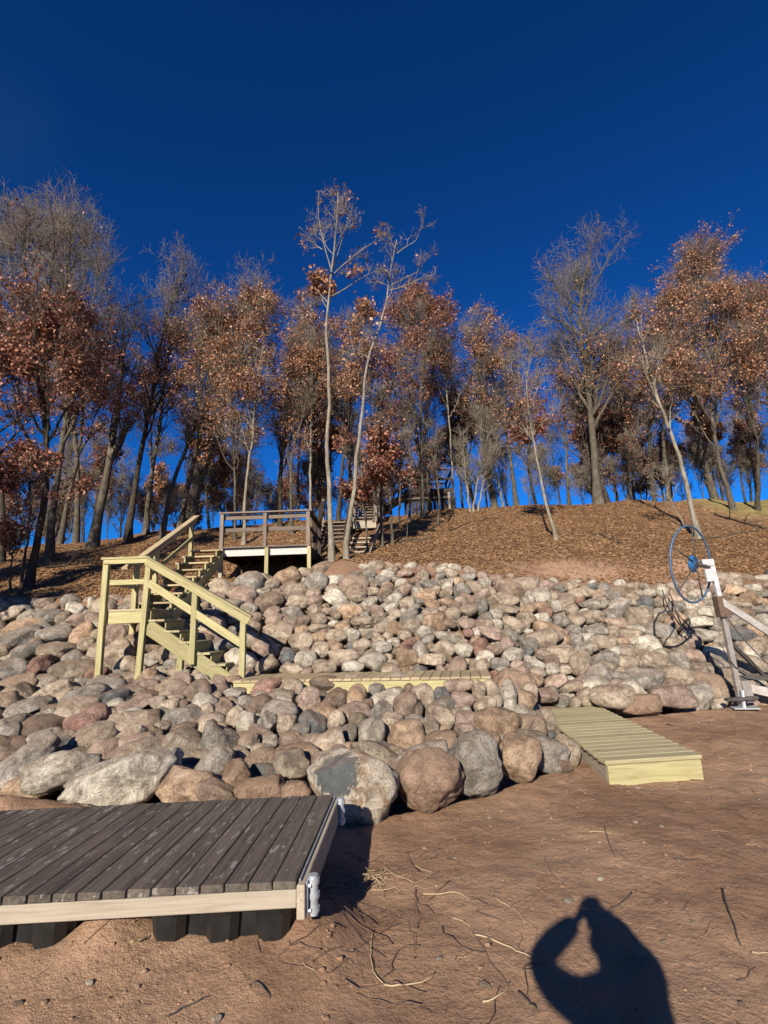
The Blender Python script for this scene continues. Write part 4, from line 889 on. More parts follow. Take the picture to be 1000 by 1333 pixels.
def tree(pts, Y, w_, f0, Ll, nl, dens, leaves, band, leafc, bark, label, limbs=None, name='oak_tree', cat='tree', **kw):
    global TN; TN += 1
    P0 = hit(*pts[0], ymax=19.9) if Y is None else None
    if P0 is None:
        Y = Y or 21.0; q = aty(*pts[0], Y); P0 = V(q[0], Y, gz(q[0], Y))
    else: Y = P0[1]; P0 = V(P0[0], Y, gz(P0[0], Y))
    rg = random.Random(TN*13)
    ys = [0]+[rg.uniform(-.25, .25)*min(1, i) for i in range(1, len(pts))]
    P = [P0]+[aty(px, py, Y+dy) for (px, py), dy in zip(pts[1:], ys[1:])]
    dd = (P0-V(0, 0, H))@FW; rb = w_*dd/F/2
    bz = None if band is None else tuple(sorted((aty(pts[-1][0], band[0], Y)[2], aty(pts[-1][0], band[1], Y)[2])))
    lb = [[aty(px, py, Y) for px, py in l] for l in limbs] if limbs else None
    t = build_tree(name, label, cat, P, rb, lb, f0, Ll, nl, dens, leaves, bz, leafc, bark, seed=TN, **kw)
    TR.append((t, P0, Y)); return t
# the two slender trees in the middle, rooted just above the stones
tree([(432, 738), (431, 700), (430, 666), (429, 618), (423, 584), (426, 553), (430, 522), (428, 486), (426, 450), (422, 430), (426, 393), (431, 370), (431, 345), (437, 310), (440, 250)], 11.95, 9.5, .62, 1.3, 9, .8, 420, (460, 395), 'tan', 'pale', 'left, taller one of two slender pale trunks rooted above the stones',
     limbs=[[(431, 350), (424, 325), (418, 309), (414, 280), (416, 245)], [(432, 352), (440, 330), (445, 307), (455, 290), (460, 262)], [(433, 358), (452, 340), (470, 325), (495, 310), (516, 293)], [(431, 386), (450, 375), (470, 367), (500, 358)], [(426, 393), (414, 378), (408, 370)], [(420, 325), (405, 310), (391, 297)]], name='slender_tree', size=.10, up=.12, spread=1.0)
tree([(450, 732), (450, 700), (459, 661), (462, 630), (463, 606), (466, 584), (472, 534), (475, 498), (475, 474), (485, 450), (492, 430), (500, 415), (505, 386), (508, 345), (517, 312)], 12.15, 8.5, .6, 1.2, 9, .8, 260, (470, 400), 'tan', 'pale', 'right of two slender pale trunks rooted at the top of the stones, curving right',
     limbs=[[(517, 330), (530, 318), (545, 304), (548, 298)], [(509, 372), (530, 360), (550, 343), (556, 335)], [(507, 378), (530, 372), (552, 360), (565, 350)]], name='slender_tree', size=.10, up=.12, spread=1.0)
# low saplings with pink leaves behind them
tree([(497, 697), (497, 650), (496, 594), (495, 545), (493, 510)], 13.9, 6, .25, 1.0, 18, 1, 1500, (655, 590), 'red', 'grey', 'thin young tree with pinkish dry leaves beside the small stair landing', name='young_tree', size=.09)
tree([(478, 700), (475, 660), (468, 630), (452, 600), (445, 585)], 13.2, 4, .2, 1.1, 18, 1, 1900, (655, 590), 'red', 'grey', 'low sapling full of reddish leaves between the two slender trunks', name='young_tree', size=.09)
tree([(510, 697), (510, 660), (514, 630), (524, 600), (528, 560)], 14.2, 5, .35, .9, 14, .8, 350, (650, 600), 'red', 'grey', 'thin sapling right of the small stair landing', name='young_tree', size=.10)
for x0_, x1_, h_, lb_ in ((486, 482, 560, 'thin bare stem left of the two thin ones by the small landing'), (519, 524, 545, 'thin bare stem before the top flight of steps'), (533, 536, 520, 'slim bare stem at the left corner of the hilltop deck'), (570, 566, 560, 'slim bare stem in front of the hilltop deck'), (468, 470, 600, 'very thin bare stem right of the second slender trunk')):
    tree([(x0_, 684), (x0_+2, 650), ((x0_+x1_)/2, 610), (x1_, h_)], None, 4, .3, 1.0, 14, .9, 60, None, 'red', 'grey', lb_, name='young_tree')
# left group
tree([(27, 777), (30, 740), (36, 700), (40, 660), (35, 600)], 10.9, 6, .35, 1.3, 14, 1, 1500, (730, 590), 'red', 'dark', 'thin dark sapling nearest the stones at the far left', name='young_tree')
tree([(38, 762), (42, 722), (50, 690), (58, 660), (66, 620), (60, 560), (52, 500), (40, 420), (30, 330), (22, 262)], 11.6, 13, .4, 2.1, 20, 1.15, 3800, (700, 420), 'red', 'dark', 'dark trunked oak full of red brown leaves closest to the left stones', limbs=[[(64, 560), (52, 480), (60, 400), (62, 300), (66, 262)], [(60, 600), (30, 560), (5, 520)]])
tree([(15, 758), (14, 735), (17, 717), (28, 706)], 11.2, 5, .5, .8, 8, .8, 500, (720, 600), 'red', 'grey', 'short crooked sapling at the far left edge above the stones', name='young_tree')
tree([(65, 717), (67, 677), (72, 630), (80, 590), (88, 540), (90, 490), (84, 430), (86, 360), (95, 290), (100, 258)], 14.2, 13, .38, 2.5, 22, 1.2, 4200, (650, 400), 'red', 'grey', 'tall grey oak with a bare top and red brown lower crown at the left')
tree([(122, 697), (132, 660), (140, 610), (147, 572), (155, 522), (160, 485), (162, 450), (158, 417), (167, 385)], 16.5, 16, .45, 2.0, 14, 1, 900, (560, 480), 'red', 'grey', 'thick leaning oak with a pale broken top left of the stairs', limbs=[[(160, 400), (180, 392), (205, 378)], [(155, 420), (135, 380), (125, 330), (130, 280)], [(150, 500), (120, 450), (110, 400)]])
tree([(168, 680), (174, 640), (180, 610), (192, 542), (199, 515), (205, 470), (215, 410), (235, 370), (262, 322)], 18.0, 11, .45, 2.4, 16, 1, 1600, (560, 450), 'red', 'dark', 'dark trunk right of the thick leaning oak, spreading a bare top', limbs=[[(205, 470), (190, 430), (182, 380)], [(215, 410), (220, 380), (240, 350)]])
tree([(190, 685), (194, 640), (200, 600), (209, 555), (212, 520), (218, 460), (228, 420)], 19.0, 9, .5, 2.0, 14, 1, 1500, (540, 440), 'tan', 'grey', 'straight grey trunk in the row behind the landing rail')
tree([(212, 682), (220, 640), (234, 600), (252, 570), (262, 520), (270, 440), (262, 400)], 18.5, 9, .42, 2.3, 20, 1.1, 3600, (540, 395), 'tan', 'grey', 'oak with orange tan crown leaning right above the handrail')
tree([(78, 702), (92, 630), (103, 600), (108, 540), (112, 470), (120, 400), (130, 330), (140, 285)], 19.0, 8, .4, 2.4, 20, 1.2, 2400, (600, 400), 'red', 'grey', 'slim grey oak between the tall left oak and the thick leaning one')
tree([(100, 690), (104, 640), (98, 560), (90, 470), (78, 380), (60, 300), (52, 262)], 20.5, 9, .4, 2.6, 22, 1.2, 1500, (600, 450), 'red', 'grey', 'tall nearly bare tree topping the left of the wood')
tree([(2, 735), (5, 690), (0, 620), (-6, 540), (-5, 450), (2, 350), (6, 280)], 15.0, 10, .35, 2.6, 22, 1.2, 4200, (690, 400), 'red', 'dark', 'leafy red brown oak cut by the left edge of the view')
# behind the upper deck
tree([(233, 681), (245, 630), (255, 588), (263, 561), (270, 500), (285, 440), (300, 395)], 18.6, 10, .42, 2.3, 20, 1.1, 4200, (545, 390), 'tan', 'grey', 'leaning grey oak with a wide tan crown, second left of the upper deck')
tree([(248, 669), (258, 640), (266, 615), (278, 579), (296, 520), (320, 450), (335, 400), (330, 345), (325, 330)], 19.5, 8, .42, 2.3, 20, 1.1, 3800, (540, 395), 'tan', 'grey', 'tan crowned oak whose thin top rises above the wood left of the deck')
tree([(308, 666), (305, 620), (305, 570), (298, 500), (290, 440)], 17.0, 5, .45, 1.8, 16, 1, 2200, (560, 420), 'tan', 'grey', 'very thin grey trunk behind the left rail post of the deck')
tree([(318, 664), (320, 624), (327, 585), (332, 534), (333, 510), (342, 450), (352, 400)], 16.5, 6, .45, 1.9, 16, 1, 2400, (560, 400), 'tan', 'pale', 'thin pale trunk rising behind the middle of the deck rail')
tree([(365, 660), (366, 606), (372, 560), (385, 500), (392, 440)], 19.0, 7, .4, 2.0, 18, 1.1, 1800, (640, 440), 'red', 'dark', 'dark trunk behind the right half of the deck rail')
tree([(380, 663), (378, 615), (381, 576), (392, 556), (402, 510), (398, 450)], 17.5, 6, .35, 1.8, 18, 1.1, 2400, (600, 440), 'tan', 'grey', 'kinked grey trunk behind the right half of the deck rail')
tree([(388, 660), (388, 600), (392, 540), (400, 450), (396, 390)], 20.0, 4, .4, 1.8, 16, 1, 800, (560, 420), 'red', 'grey', 'thin trunk left of the palest one behind the deck corner')
tree([(404, 660), (404, 610), (405, 561), (407, 492), (410, 430), (405, 380)], 18.0, 5, .45, 1.7, 15, 1, 1600, (560, 410), 'tan', 'pale', 'thin pale straight trunk behind the deck corner post')
tree([(440, 665), (446, 600), (455, 540), (462, 470), (470, 410)], 19.0, 7, .35, 2.0, 20, 1.2, 3200, (600, 400), 'tan', 'dark', 'leafy dark oak behind the two slender trunks')
tree([(418, 668), (413, 600), (408, 530), (418, 460), (425, 420)], 21.0, 7, .35, 2.2, 20, 1.2, 3000, (560, 400), 'red', 'dark', 'dark leafy oak filling the gap left of the slender trunks')
tree([(480, 665), (484, 600), (500, 540), (520, 470), (535, 420), (548, 378)], 20.0, 8, .38, 2.3, 22, 1.2, 5200, (560, 372), 'red', 'grey', 'rust red oak crown standing highest right of the slender trunks')
tree([(550, 671), (549, 640), (549, 606), (548, 546), (547, 500), (556, 440), (568, 395)], 19.0, 9, .42, 2.2, 20, 1.1, 3600, (540, 385), 'red', 'grey', 'double mottled trunk left of the hilltop deck', limbs=[[(552, 640), (545, 600), (541, 540), (532, 470), (528, 440)]])
tree([(562, 668), (556, 620), (552, 560), (560, 500), (580, 440)], 21.5, 7, .4, 2.2, 18, 1.1, 1800, (520, 420), 'red', 'grey', 'grey trunk just in front of the hilltop deck rail')
tree([(592, 661), (587, 584), (584, 534), (578, 469), (574, 420)], 20.0, 4, .5, 1.6, 12, .9, 350, (560, 450), 'tan', 'pale', 'very thin pale trunk at the right corner of the hilltop deck')
# right of the hilltop deck
for j, (a_, b_) in enumerate((((612, 664), (604, 560)), ((622, 664), (640, 575)), ((616, 665), (628, 540)))):
    tree([a_, ((a_[0]+b_[0])/2+3*(j-1), (a_[1]+b_[1])/2), b_], 19.6, 3.5, .15, 1.3, 14, .9, 0, None, 'tan', 'pale', ('leftmost', 'lowest and most leaning', 'tallest')[j]+' stem of the bare shrubs right of the hilltop deck', name='bare_shrub', cat='shrub', group='bare shrubs right of the hilltop deck')
tree([(644, 659), (638, 618), (631, 568), (626, 524), (622, 480), (628, 440), (634, 412)], 21.0, 10, .42, 2.2, 20, 1.1, 2600, (560, 410), 'tan', 'grey', 'mottled grey oak with an airy tan crown right of the hilltop deck')
tree([(672, 656), (666, 606), (660, 570), (655, 520), (662, 460), (655, 430)], 21.5, 8, .42, 2.2, 18, 1.1, 2400, (570, 430), 'tan', 'grey', 'second grey trunk right of the airy tan oak')
tree([(655, 658), (650, 630), (640, 600), (645, 570)], 21.0, 4, .3, 1.5, 12, 1, 100, None, 'red', 'pale', 'short forked pale stem between two grey trunks on the crest', name='young_tree')
tree([(725, 706), (718, 680), (708, 645), (701, 606), (691, 553), (685, 500), (690, 460)], None, 6, .45, 1.6, 16, 1.1, 700, (620, 560), 'red', 'pale', 'thin pale tree standing alone part way down the leafy bank', name='young_tree')
tree([(740, 653), (738, 612), (736, 553), (728, 490), (722, 440)], 22.0, 6, .45, 1.9, 16, 1.1, 900, (600, 500), 'red', 'grey', 'straight slim trunk left of the thickest oak on the crest')
tree([(780, 663), (776, 627), (773, 577), (768, 539), (765, 495), (758, 460), (755, 422), (755, 387), (762, 345), (782, 318)], 20.0, 14, .38, 2.7, 26, 1.25, 1500, (590, 465), 'tan', 'grey', 'thickest tallest mottled oak on the crest with a bare spreading top',
     limbs=[[(756, 400), (735, 385), (718, 365), (708, 345)], [(755, 390), (770, 375), (785, 355), (792, 330), (812, 308)], [(757, 440), (735, 420), (710, 410), (700, 400)], [(757, 450), (790, 420), (815, 400)], [(766, 500), (800, 470), (825, 445)]])
tree([(793, 655), (782, 625), (766, 590), (755, 560), (745, 520)], 21.5, 9, .45, 2.0, 16, 1.1, 1500, (600, 500), 'red', 'dark', 'dark trunk crossing behind the thickest oak')
tree([(820, 653), (817, 618), (818, 583), (812, 540), (805, 480), (812, 430)], 21.5, 8, .42, 2.1, 18, 1.1, 2200, (600, 480), 'red', 'grey', 'leaning grey oak just right of the thickest one')
tree([(911, 699), (899, 657), (890, 615), (881, 585), (872, 558), (860, 531), (852, 501), (842, 468), (833, 438), (826, 405)], None, 9, .55, 1.5, 14, .9, 300, (560, 420), 'tan', 'pale', 'pale slender trunk leaning left behind the blue wheel', limbs=[[(852, 501), (858, 470), (861, 440)], [(872, 558), (873, 530)], [(848, 490), (835, 475), (824, 462)]], name='slender_tree')
tree([(932, 645), (920, 615), (908, 576), (905, 520), (900, 460), (905, 400), (915, 345), (918, 322)], 21.0, 11, .4, 2.8, 26, 1.25, 6200, (590, 330), 'tan', 'grey', 'big leaning oak with the tallest orange tan crown at the right')
tree([(957, 669), (944, 630), (932, 588), (925, 530), (930, 470), (940, 420), (945, 370)], 18.0, 8, .4, 2.4, 22, 1.2, 4600, (590, 380), 'tan', 'grey', 'grey oak in front of the tallest orange crown at the right')
tree([(987, 669), (989, 624), (985, 570), (975, 500), (980, 430), (985, 380)], 18.0, 7, .38, 2.2, 22, 1.2, 3600, (640, 400), 'tan', 'dark', 'dark trunked leafy oak near the right edge')
tree([(1012, 672), (1008, 600), (1000, 520), (990, 440), (985, 370)], 19.5, 9, .38, 2.4, 22, 1.2, 3600, (640, 380), 'red', 'grey', 'leafy oak cut by the right edge of the view')
tree([(872, 656), (868, 610), (862, 570), (868, 500), (876, 430), (880, 380)], 20.5, 7, .4, 2.3, 22, 1.2, 3600, (600, 385), 'tan', 'grey', 'oak with tan crown behind the pale leaning trunk')
tree([(852, 655), (846, 600), (845, 550), (850, 490), (842, 430)], 22.0, 7, .4, 2.2, 20, 1.1, 2600, (620, 430), 'red', 'dark', 'darker leafy oak left of the pale leaning trunk')
tree([(895, 690), (880, 665), (868, 640), (862, 610)], None, 3, .3, .9, 10, .8, 0, None, 'tan', 'pale', 'thin pale stems beside the foot of the leaning trunk', name='young_tree')

# the wood further back on the plateau: a few prototypes, copied
def proto(h, rb, f0, Ll, leaves, leafc, bark, seed):
    rg = random.Random(seed); P = [V(-60+seed*0, -60, 0)*0+V(0, 0, 0)]; x = y = 0
    for i in range(1, 7): x += rg.uniform(-.25, .25); y += rg.uniform(-.2, .2); P.append(V(x, y, h*i/6))
    return build_tree('forest_tree', 'x', 'tree', P, rb, None, f0, Ll, 20, 1.1, leaves, (h*.35, h*.8) if leaves else None, leafc, bark, seed=seed, twr=.008, size=.13)
protos = [proto(8.5, .13, .35, 2.2, 0, 'red', 'dark', 301), proto(9.5, .15, .35, 2.4, 3200, 'red', 'dark', 302), proto(8.0, .11, .3, 2.0, 3600, 'tan', 'grey', 303),
          proto(9.0, .12, .4, 2.2, 0, 'red', 'grey', 304), proto(7.0, .10, .25, 1.9, 2600, 'red', 'dark', 305)]
rgb = random.Random(21); spots = []
for Yb_, nb, lo_, hi_ in ((24.0, 18, -.82, .82), (28.5, 19, -.82, .82), (34, 18, -.82, .82)):
    for i in range(nb):
        q = lo_+(hi_-lo_)*(i+rgb.uniform(.1, .9))/nb; Yq = Yb_+rgb.uniform(-1.2, 1.4); x = q*Yq
        if Yb_ < 26 and -.2 < x < 4.0: continue
        spots.append((x, Yq, q))
nrow = {}
for k, (x, y, q) in enumerate(sorted(spots, key=lambda s_: s_[2])):
    c0 = rgb.choices([0, 1, 2, 3, 4], [4, 3, 2, 3, 3])[0]; pr = protos[c0]
    r = pr.copy(); COL.objects.link(r); r.location = (x, y, gz(x, y)-.1); r.rotation_euler = (rgb.uniform(-.06, .06), rgb.uniform(-.08, .08), rgb.uniform(0, 6.28))
    s_ = rgb.uniform(.72, 1.05)*(1.0 if y < 30 else 1.05); r.scale = (s_, s_, s_)
    where = 'behind the left end of the wood' if q < -.5 else 'behind the stairs and landing' if q < -.3 else 'behind the upper deck' if q < -.1 else 'behind the slender trunks' if q < .05 else 'around the hilltop deck' if q < .22 else 'behind the crest left of the thickest oak' if q < .4 else 'behind the crest right of the thickest oak' if q < .6 else 'behind the right end of the wood'
    depth = 'first row back' if y < 26.4 else 'second row back' if y < 31 else 'rearmost row'
    r['label'] = f"background {['bare dark', 'red leaved', 'tan leaved', 'bare grey', 'low leafy dark'][c0]} tree {where}, {depth}"; r['group'] = 'trees further back in the wood'
    for ch in pr.children:
        c = ch.copy(); COL.objects.link(c); c.parent = r
for k, (x, y, pi, s_) in enumerate(((-13.2, 5.2, 1, 1.0), (-11.4, 6.6, 2, .95), (-9.9, 5.6, 1, .9), (-15.2, 8.0, 4, 1.15), (-12.6, 8.6, 1, .9))):
    pr = protos[pi]; r = pr.copy(); COL.objects.link(r); r.location = (x, y, gz(x, y)-.1); r.rotation_euler = (0, 0, k*1.3); r.scale = (s_, s_, s_)
    r['label'] = 'leafy lakeside oak beyond the left edge, shading the left bank'; r['group'] = 'leafy oaks beyond the left edge'
    for ch in pr.children:
        c = ch.copy(); COL.objects.link(c); c.parent = r
for pr in protos:
    for ch in list(pr.children): bpy.data.objects.remove(ch)
    bpy.data.objects.remove(pr)
# brush along the crest
for k in range(46):
    px_ = 8+k*22+rgb.uniform(-10, 10); Yq = rgb.uniform(20.5, 23.5); q = aty(px_, 660, Yq)
    if .4 < q[0] < 3.6: continue
    P = [V(q[0], Yq, gz(q[0], Yq)), V(q[0]+rgb.uniform(-.2, .2), Yq, gz(q[0], Yq)+.8), V(q[0]+rgb.uniform(-.5, .5), Yq, gz(q[0], Yq)+rgb.uniform(1.5, 3.4))]
    lf = rgb.random() < .5
    side = 'left of the stairs' if px_ < 200 else 'behind the stairs and deck' if px_ < 420 else 'near the hilltop deck' if px_ < 640 else 'by the thickest oak' if px_ < 830 else 'under the right crowns'
    build_tree('brush', f"low {'leafy' if lf else 'bare'} brush on the crest {side}", 'shrub', P, .03, None, .08, 1.25, 22, 1, 260 if lf else 0, None, 'red', 'grey', seed=900+k, group='brush along the crest', up=.5, spread=1.1)

# ------------------------------------------------------------------ fallen leaves
rg = np.random.default_rng(4); n_ = 90000
u = rg.uniform(-.86, .86, n_); y = 9.8+rg.random(n_)**1.25*12.5; x = u*y
ok = (y > topY(x)+.05) & ~((x > 10.5) & (y > 16)) & (rg.random(n_) > .93*np.clip(1.3*np.exp(-(((x-4.6)/1.9)**2+((y-12.3-0.12*(x-4))/0.75)**2)), 0, 1))
x, y = x[ok], y[ok]; C = np.stack([x, y, ground_z(x, y)+.012], -1); m = len(C)
th_ = rg.uniform(0, 6.28, m); a = np.stack([np.cos(th_), np.sin(th_), rg.uniform(-.1, .5, m)+.33*np.sin(th_)], -1); b = np.stack([-np.sin(th_), np.cos(th_), rg.uniform(-.2, .35, m)+.33*np.cos(th_)], -1)
s_ = rg.uniform(.035, .085, (m, 1)); q = np.stack([C-a*s_*.5, C+b*s_*.32+V(0, 0, .012), C+a*s_*.6, C-b*s_*.32+V(0, 0, .012)], 1)
o = mesh_obj('leaf_litter', q.reshape(-1, 3), np.arange(m*4).reshape(m, 4), LEAF['litter'], attrs={'rnd': ('FLOAT', np.repeat(rg.beta(2, 1.6, m), 4))})
tag(o, 'orange brown fallen oak leaves covering the hillside', 'leaves', kind='stuff')

for k, (a_, b_, r_, lb_) in enumerate((((520, 708), (560, 700), .03, 'short log lying on the leaves above the stones'), ((585, 690), (650, 676), .02, 'thin fallen branch on the bank below the hilltop deck'), ((60, 745), (130, 732), .03, 'fallen branch on the shaded bank at the left'), ((765, 700), (810, 708), .02, 'small fallen branch below the thickest oak'), ((900, 705), (985, 690), .025, 'long fallen branch right of the leaning trunk'), ((930, 668), (1000, 690), .04, 'thick fallen limb on the yellowed grass'))):
    A_, B_ = hit(*a_), hit(*b_)
    if A_ is None or B_ is None: continue
    Q = resample(np.array([A_, (A_+B_)/2+V(0, .1, 0), B_]), 10); Q[:, 2] = ground_z(Q[:, 0], Q[:, 1])+r_*1.1
    rg_ = np.random.default_rng(k); s1, s2 = grow(Q[None], np.full((1, 10), r_), 7, .6, 5, rg_, up=.15, rmin=.006)
    v, f = tubes_np([(Q[None], (r_*np.linspace(1, .4, 10))[None]), ], 8); v2, f2 = tubes_np([(s1, s2)], 8)
    tag(mesh_obj('fallen_branch', np.concatenate([v, v2]), np.concatenate([f, f2+len(v)]), BARK['dark' if k % 2 else 'grey'], smooth=True, origin=Q[0]), lb_, 'branch')
# ------------------------------------------------------------------ sticks, straw and pebbles on the sand
def on_sand(px, py, up=0.006):
    P = atz(px, py, 0.0)
    for _ in range(3): P = atz(px, py, gz(P[0], P[1])+up)
    return P
STK = [('twig', 'cable', .006, [(940, 1157), (948, 1185), (958, 1210), (965, 1232)], 'dark straight stick on the sand near the right edge'),
 ('twig', 'cable', .004, [(787, 1077), (792, 1095), (800, 1116)], 'short dark twig on the sand in front of the low platform'),
 ('twig', 'cable', .005, [(822, 1163), (812, 1175), (792, 1185)], 'dark twig just above the shadow of the shoulder'),
 ('twig', 'cable', .005, [(675, 1292), (688, 1305), (700, 1316)], 'short dark stick left of the shadow of the body'),
 ('twig', 'cable', .004, [(215, 1325), (245, 1310), (270, 1298)], 'dark thin twig at the bottom left on the sand'),
 ('twig', 'cable', .004, [(330, 1278), (345, 1285), (350, 1302)], 'small hooked twig on the sand below the dock float'),
 ('twig', 'rust', .006, [(868, 943), (890, 947), (925, 940)], 'dark twig on the sand left of the boat lift foot'),
 ('twig', 'rust', .005, [(870, 970), (885, 974), (900, 983)], 'small twig on the sand right of the low platform'),
 ('twig', 'cable', .007, [(45, 1045), (52, 1035), (56, 1030)], 'short dark stick on the sand drift beyond the dock'),
 ('straw', 'straw', .0045, [(617, 1217), (645, 1225), (670, 1237), (692, 1247)], 'long pale straw pointing at the shadow of the elbow'),
 ('straw', 'straw', .004, [(627, 1305), (650, 1300), (665, 1280)], 'bent pale straw near the bottom left of the body shadow'),
 ('straw', 'straw', .004, [(500, 1283), (530, 1284), (560, 1277), (567, 1266)], 'long pale root curving at the bottom middle'),
 ('straw', 'straw', .004, [(486, 1212), (482, 1240), (484, 1268), (500, 1283)], 'pale root running down to the bottom middle'),
 ('straw', 'straw', .0035, [(642, 1167), (655, 1178), (672, 1183), (685, 1202)], 'kinked pale straw above the shadow of the elbow'),
 ('straw', 'straw', .0035, [(550, 1164), (575, 1165), (598, 1160), (612, 1173)], 'pale straw in the litter left of the shadow'),
 ('straw', 'straw', .003, [(535, 1126), (550, 1132), (562, 1136)], 'short pale straw below the brown boulder'),
 ('straw', 'straw', .0035, [(767, 1083), (782, 1083), (797, 1086)], 'tiny pale straw below the low platform'),
 ('straw', 'straw', .005, [(172, 1226), (182, 1224), (194, 1219)], 'flat pale wood chip in front of the dock float'),
 ('straw', 'straw', .0035, [(590, 1195), (602, 1200), (612, 1206)], 'small pale straw left of the kinked one'),
 ('straw', 'straw', .003, [(980, 1241), (992, 1241), (1002, 1240)], 'pale straw cut by the right edge')]
m_, n_, b_ = mat('dry_straw', 0.7, 0.2); b_.inputs['Base Color'].default_value = (0.38, 0.295, 0.18, 1); M['straw'] = m_
for nm, mk, r_, pts, lb_ in STK:
    Q = [on_sand(*p) for p in pts]; Q = list(resample(np.array(Q), 9)); Q = [q+V(random.uniform(-.004, .004), random.uniform(-.004, .004), random.uniform(0, .006)) for q in Q]
    mb = MB(); mb.tube(Q, list(np.linspace(r_, r_*.5, 9)), 6); o = mb.build(nm, M[mk], None, True, origin=Q[0]); tag(o, lb_, 'twig' if nm == 'twig' else 'straw')
# one open mat of straw by the dock corner and loose fine debris everywhere
def debris(name, label, cat, m, n, place, r0, r1, l0, l1, sd):
    rg = np.random.default_rng(sd); C = place(rg, n); k = 6; th = rg.uniform(0, 6.28, n); L = rg.uniform(l0, l1, n)
    P = np.zeros((n, k, 3)); p = C[:, :2].copy(); P[:, 0, :2] = p
    for i in range(1, k): th = th+rg.normal(size=n)*.35; p = p+np.stack([np.cos(th), np.sin(th)], 1)*(L/(k-1))[:, None]; P[:, i, :2] = p
    P[:, :, 2] = ground_z(P[:, :, 0], P[:, :, 1])+.003+rg.uniform(0, .012, (n, k))*C[:, 2:3]
    R = rg.uniform(r0, r1, n)[:, None]*np.linspace(1, .5, k)[None]; v, f = tubes_np([(P, R)], 4); tag(mesh_obj(name, v, f, m), label, cat, kind='stuff')
def sandy(rg, n):
    x = rg.uniform(-2.5, 5.5, n*5); y = rg.uniform(1.7, 8.2, n*5)**1.0; ok = (y < baseY(x)-.02) & (np.abs(x) < y*.85); return np.stack([x[ok], y[ok], np.full(ok.sum(), .6)], 1)[:n]
def heap(cx_, cy_, s_): return lambda rg, n: np.stack([cx_+rg.normal(size=n)*s_, cy_+rg.normal(size=n)*s_*.8, np.full(n, 2.0)], 1)
debris('straw_litter', 'pile of pale straw beside the dock corner', 'straw', M['straw'], 46, heap(*on_sand(478, 1148)[:2], .13), .0015, .003, .08, .25, 1)
debris('straw_litter', 'scattered pale straw bits on the sand', 'straw', M['straw'], 150, sandy, .001, .0022, .03, .12, 2)
debris('root_litter', 'fine dark roots and twig bits on the sand', 'roots', M['rust'], 380, sandy, .001, .0024, .04, .22, 3)
debris('root_litter', 'tangle of fine dark roots right of the dock', 'roots', M['rust'], 45, heap(*on_sand(520, 1190)[:2], .42), .0015, .0035, .1, .4, 4)
rg = np.random.default_rng(9); vs, fs, k_ = [], [], 0
PB = sandy(rg, 260)
for i in range(len(PB)):
    v, f = rock_shape(2, 7000+i % 40, .3); r_ = .004+.014*rg.random()**3; v = v*V(r_*rg.uniform(1, 1.5), r_, r_*.7)+V(PB[i, 0], PB[i, 1], gz(PB[i, 0], PB[i, 1])+r_*.2); vs.append(v); fs.append(f+k_); k_ += len(v)
tag(mesh_obj('pebbles', np.concatenate(vs), np.concatenate(fs), ROCK['t'][1], smooth=True), 'tiny pebbles strewn over the sand', 'pebbles', kind='stuff')
# crumbly clods of damp sand, most near the dock float
vs, fs, k_ = [], [], 0
for i in range(700):
    if i < 330: x_, y_ = rg.uniform(-2.6, -.2), rg.uniform(1.8, 2.9)
    else: x_, y_ = PB[i % len(PB), 0]+rg.normal()*.5, max(1.6, PB[i % len(PB), 1]+rg.normal()*.5)
    if y_ > baseY(x_)-.1: continue
    v, f = rock_shape(2, 7100+i % 40, .4); r_ = .003+.010*rg.random()**2.5; v = v*V(r_*1.3, r_, r_*.8)+V(x_, y_, gz(x_, y_)+r_*.1); vs.append(v); fs.append(f+k_); k_ += len(v)
tag(mesh_obj('sand_clods', np.concatenate(vs), np.concatenate(fs), M['ground'], smooth=True), 'small crumbs of damp sand lying on the beach', 'sand clods', kind='stuff')
for px_, py_, r_, kk, lb_ in ((740, 1172, .022, 'w', 'pale flat pebble above the shadow of the phone'), (571, 1247, .012, 'g', 'small grey pebble left of the long straw'), (630, 1282, .02, 't', 'tan pebble between the two pale straws'), (782, 1144, .014, 'w', 'small white pebble above the shadow of the hands'), (282, 1326, .016, 'w', 'white pebble at the bottom edge left of the middle'), (117, 1279, .012, 'w', 'small white pebble below the left dock float'), (760, 1092, .01, 't', 'small tan pebble in front of the low platform')):
    P = on_sand(px_, py_); v, f = rock_shape(3, int(px_), .3); tag(mesh_obj('pebble', v*V(r_*1.3, r_, r_*.6)+P, f, ROCK[kk][1], smooth=True, origin=P), lb_, 'pebble')
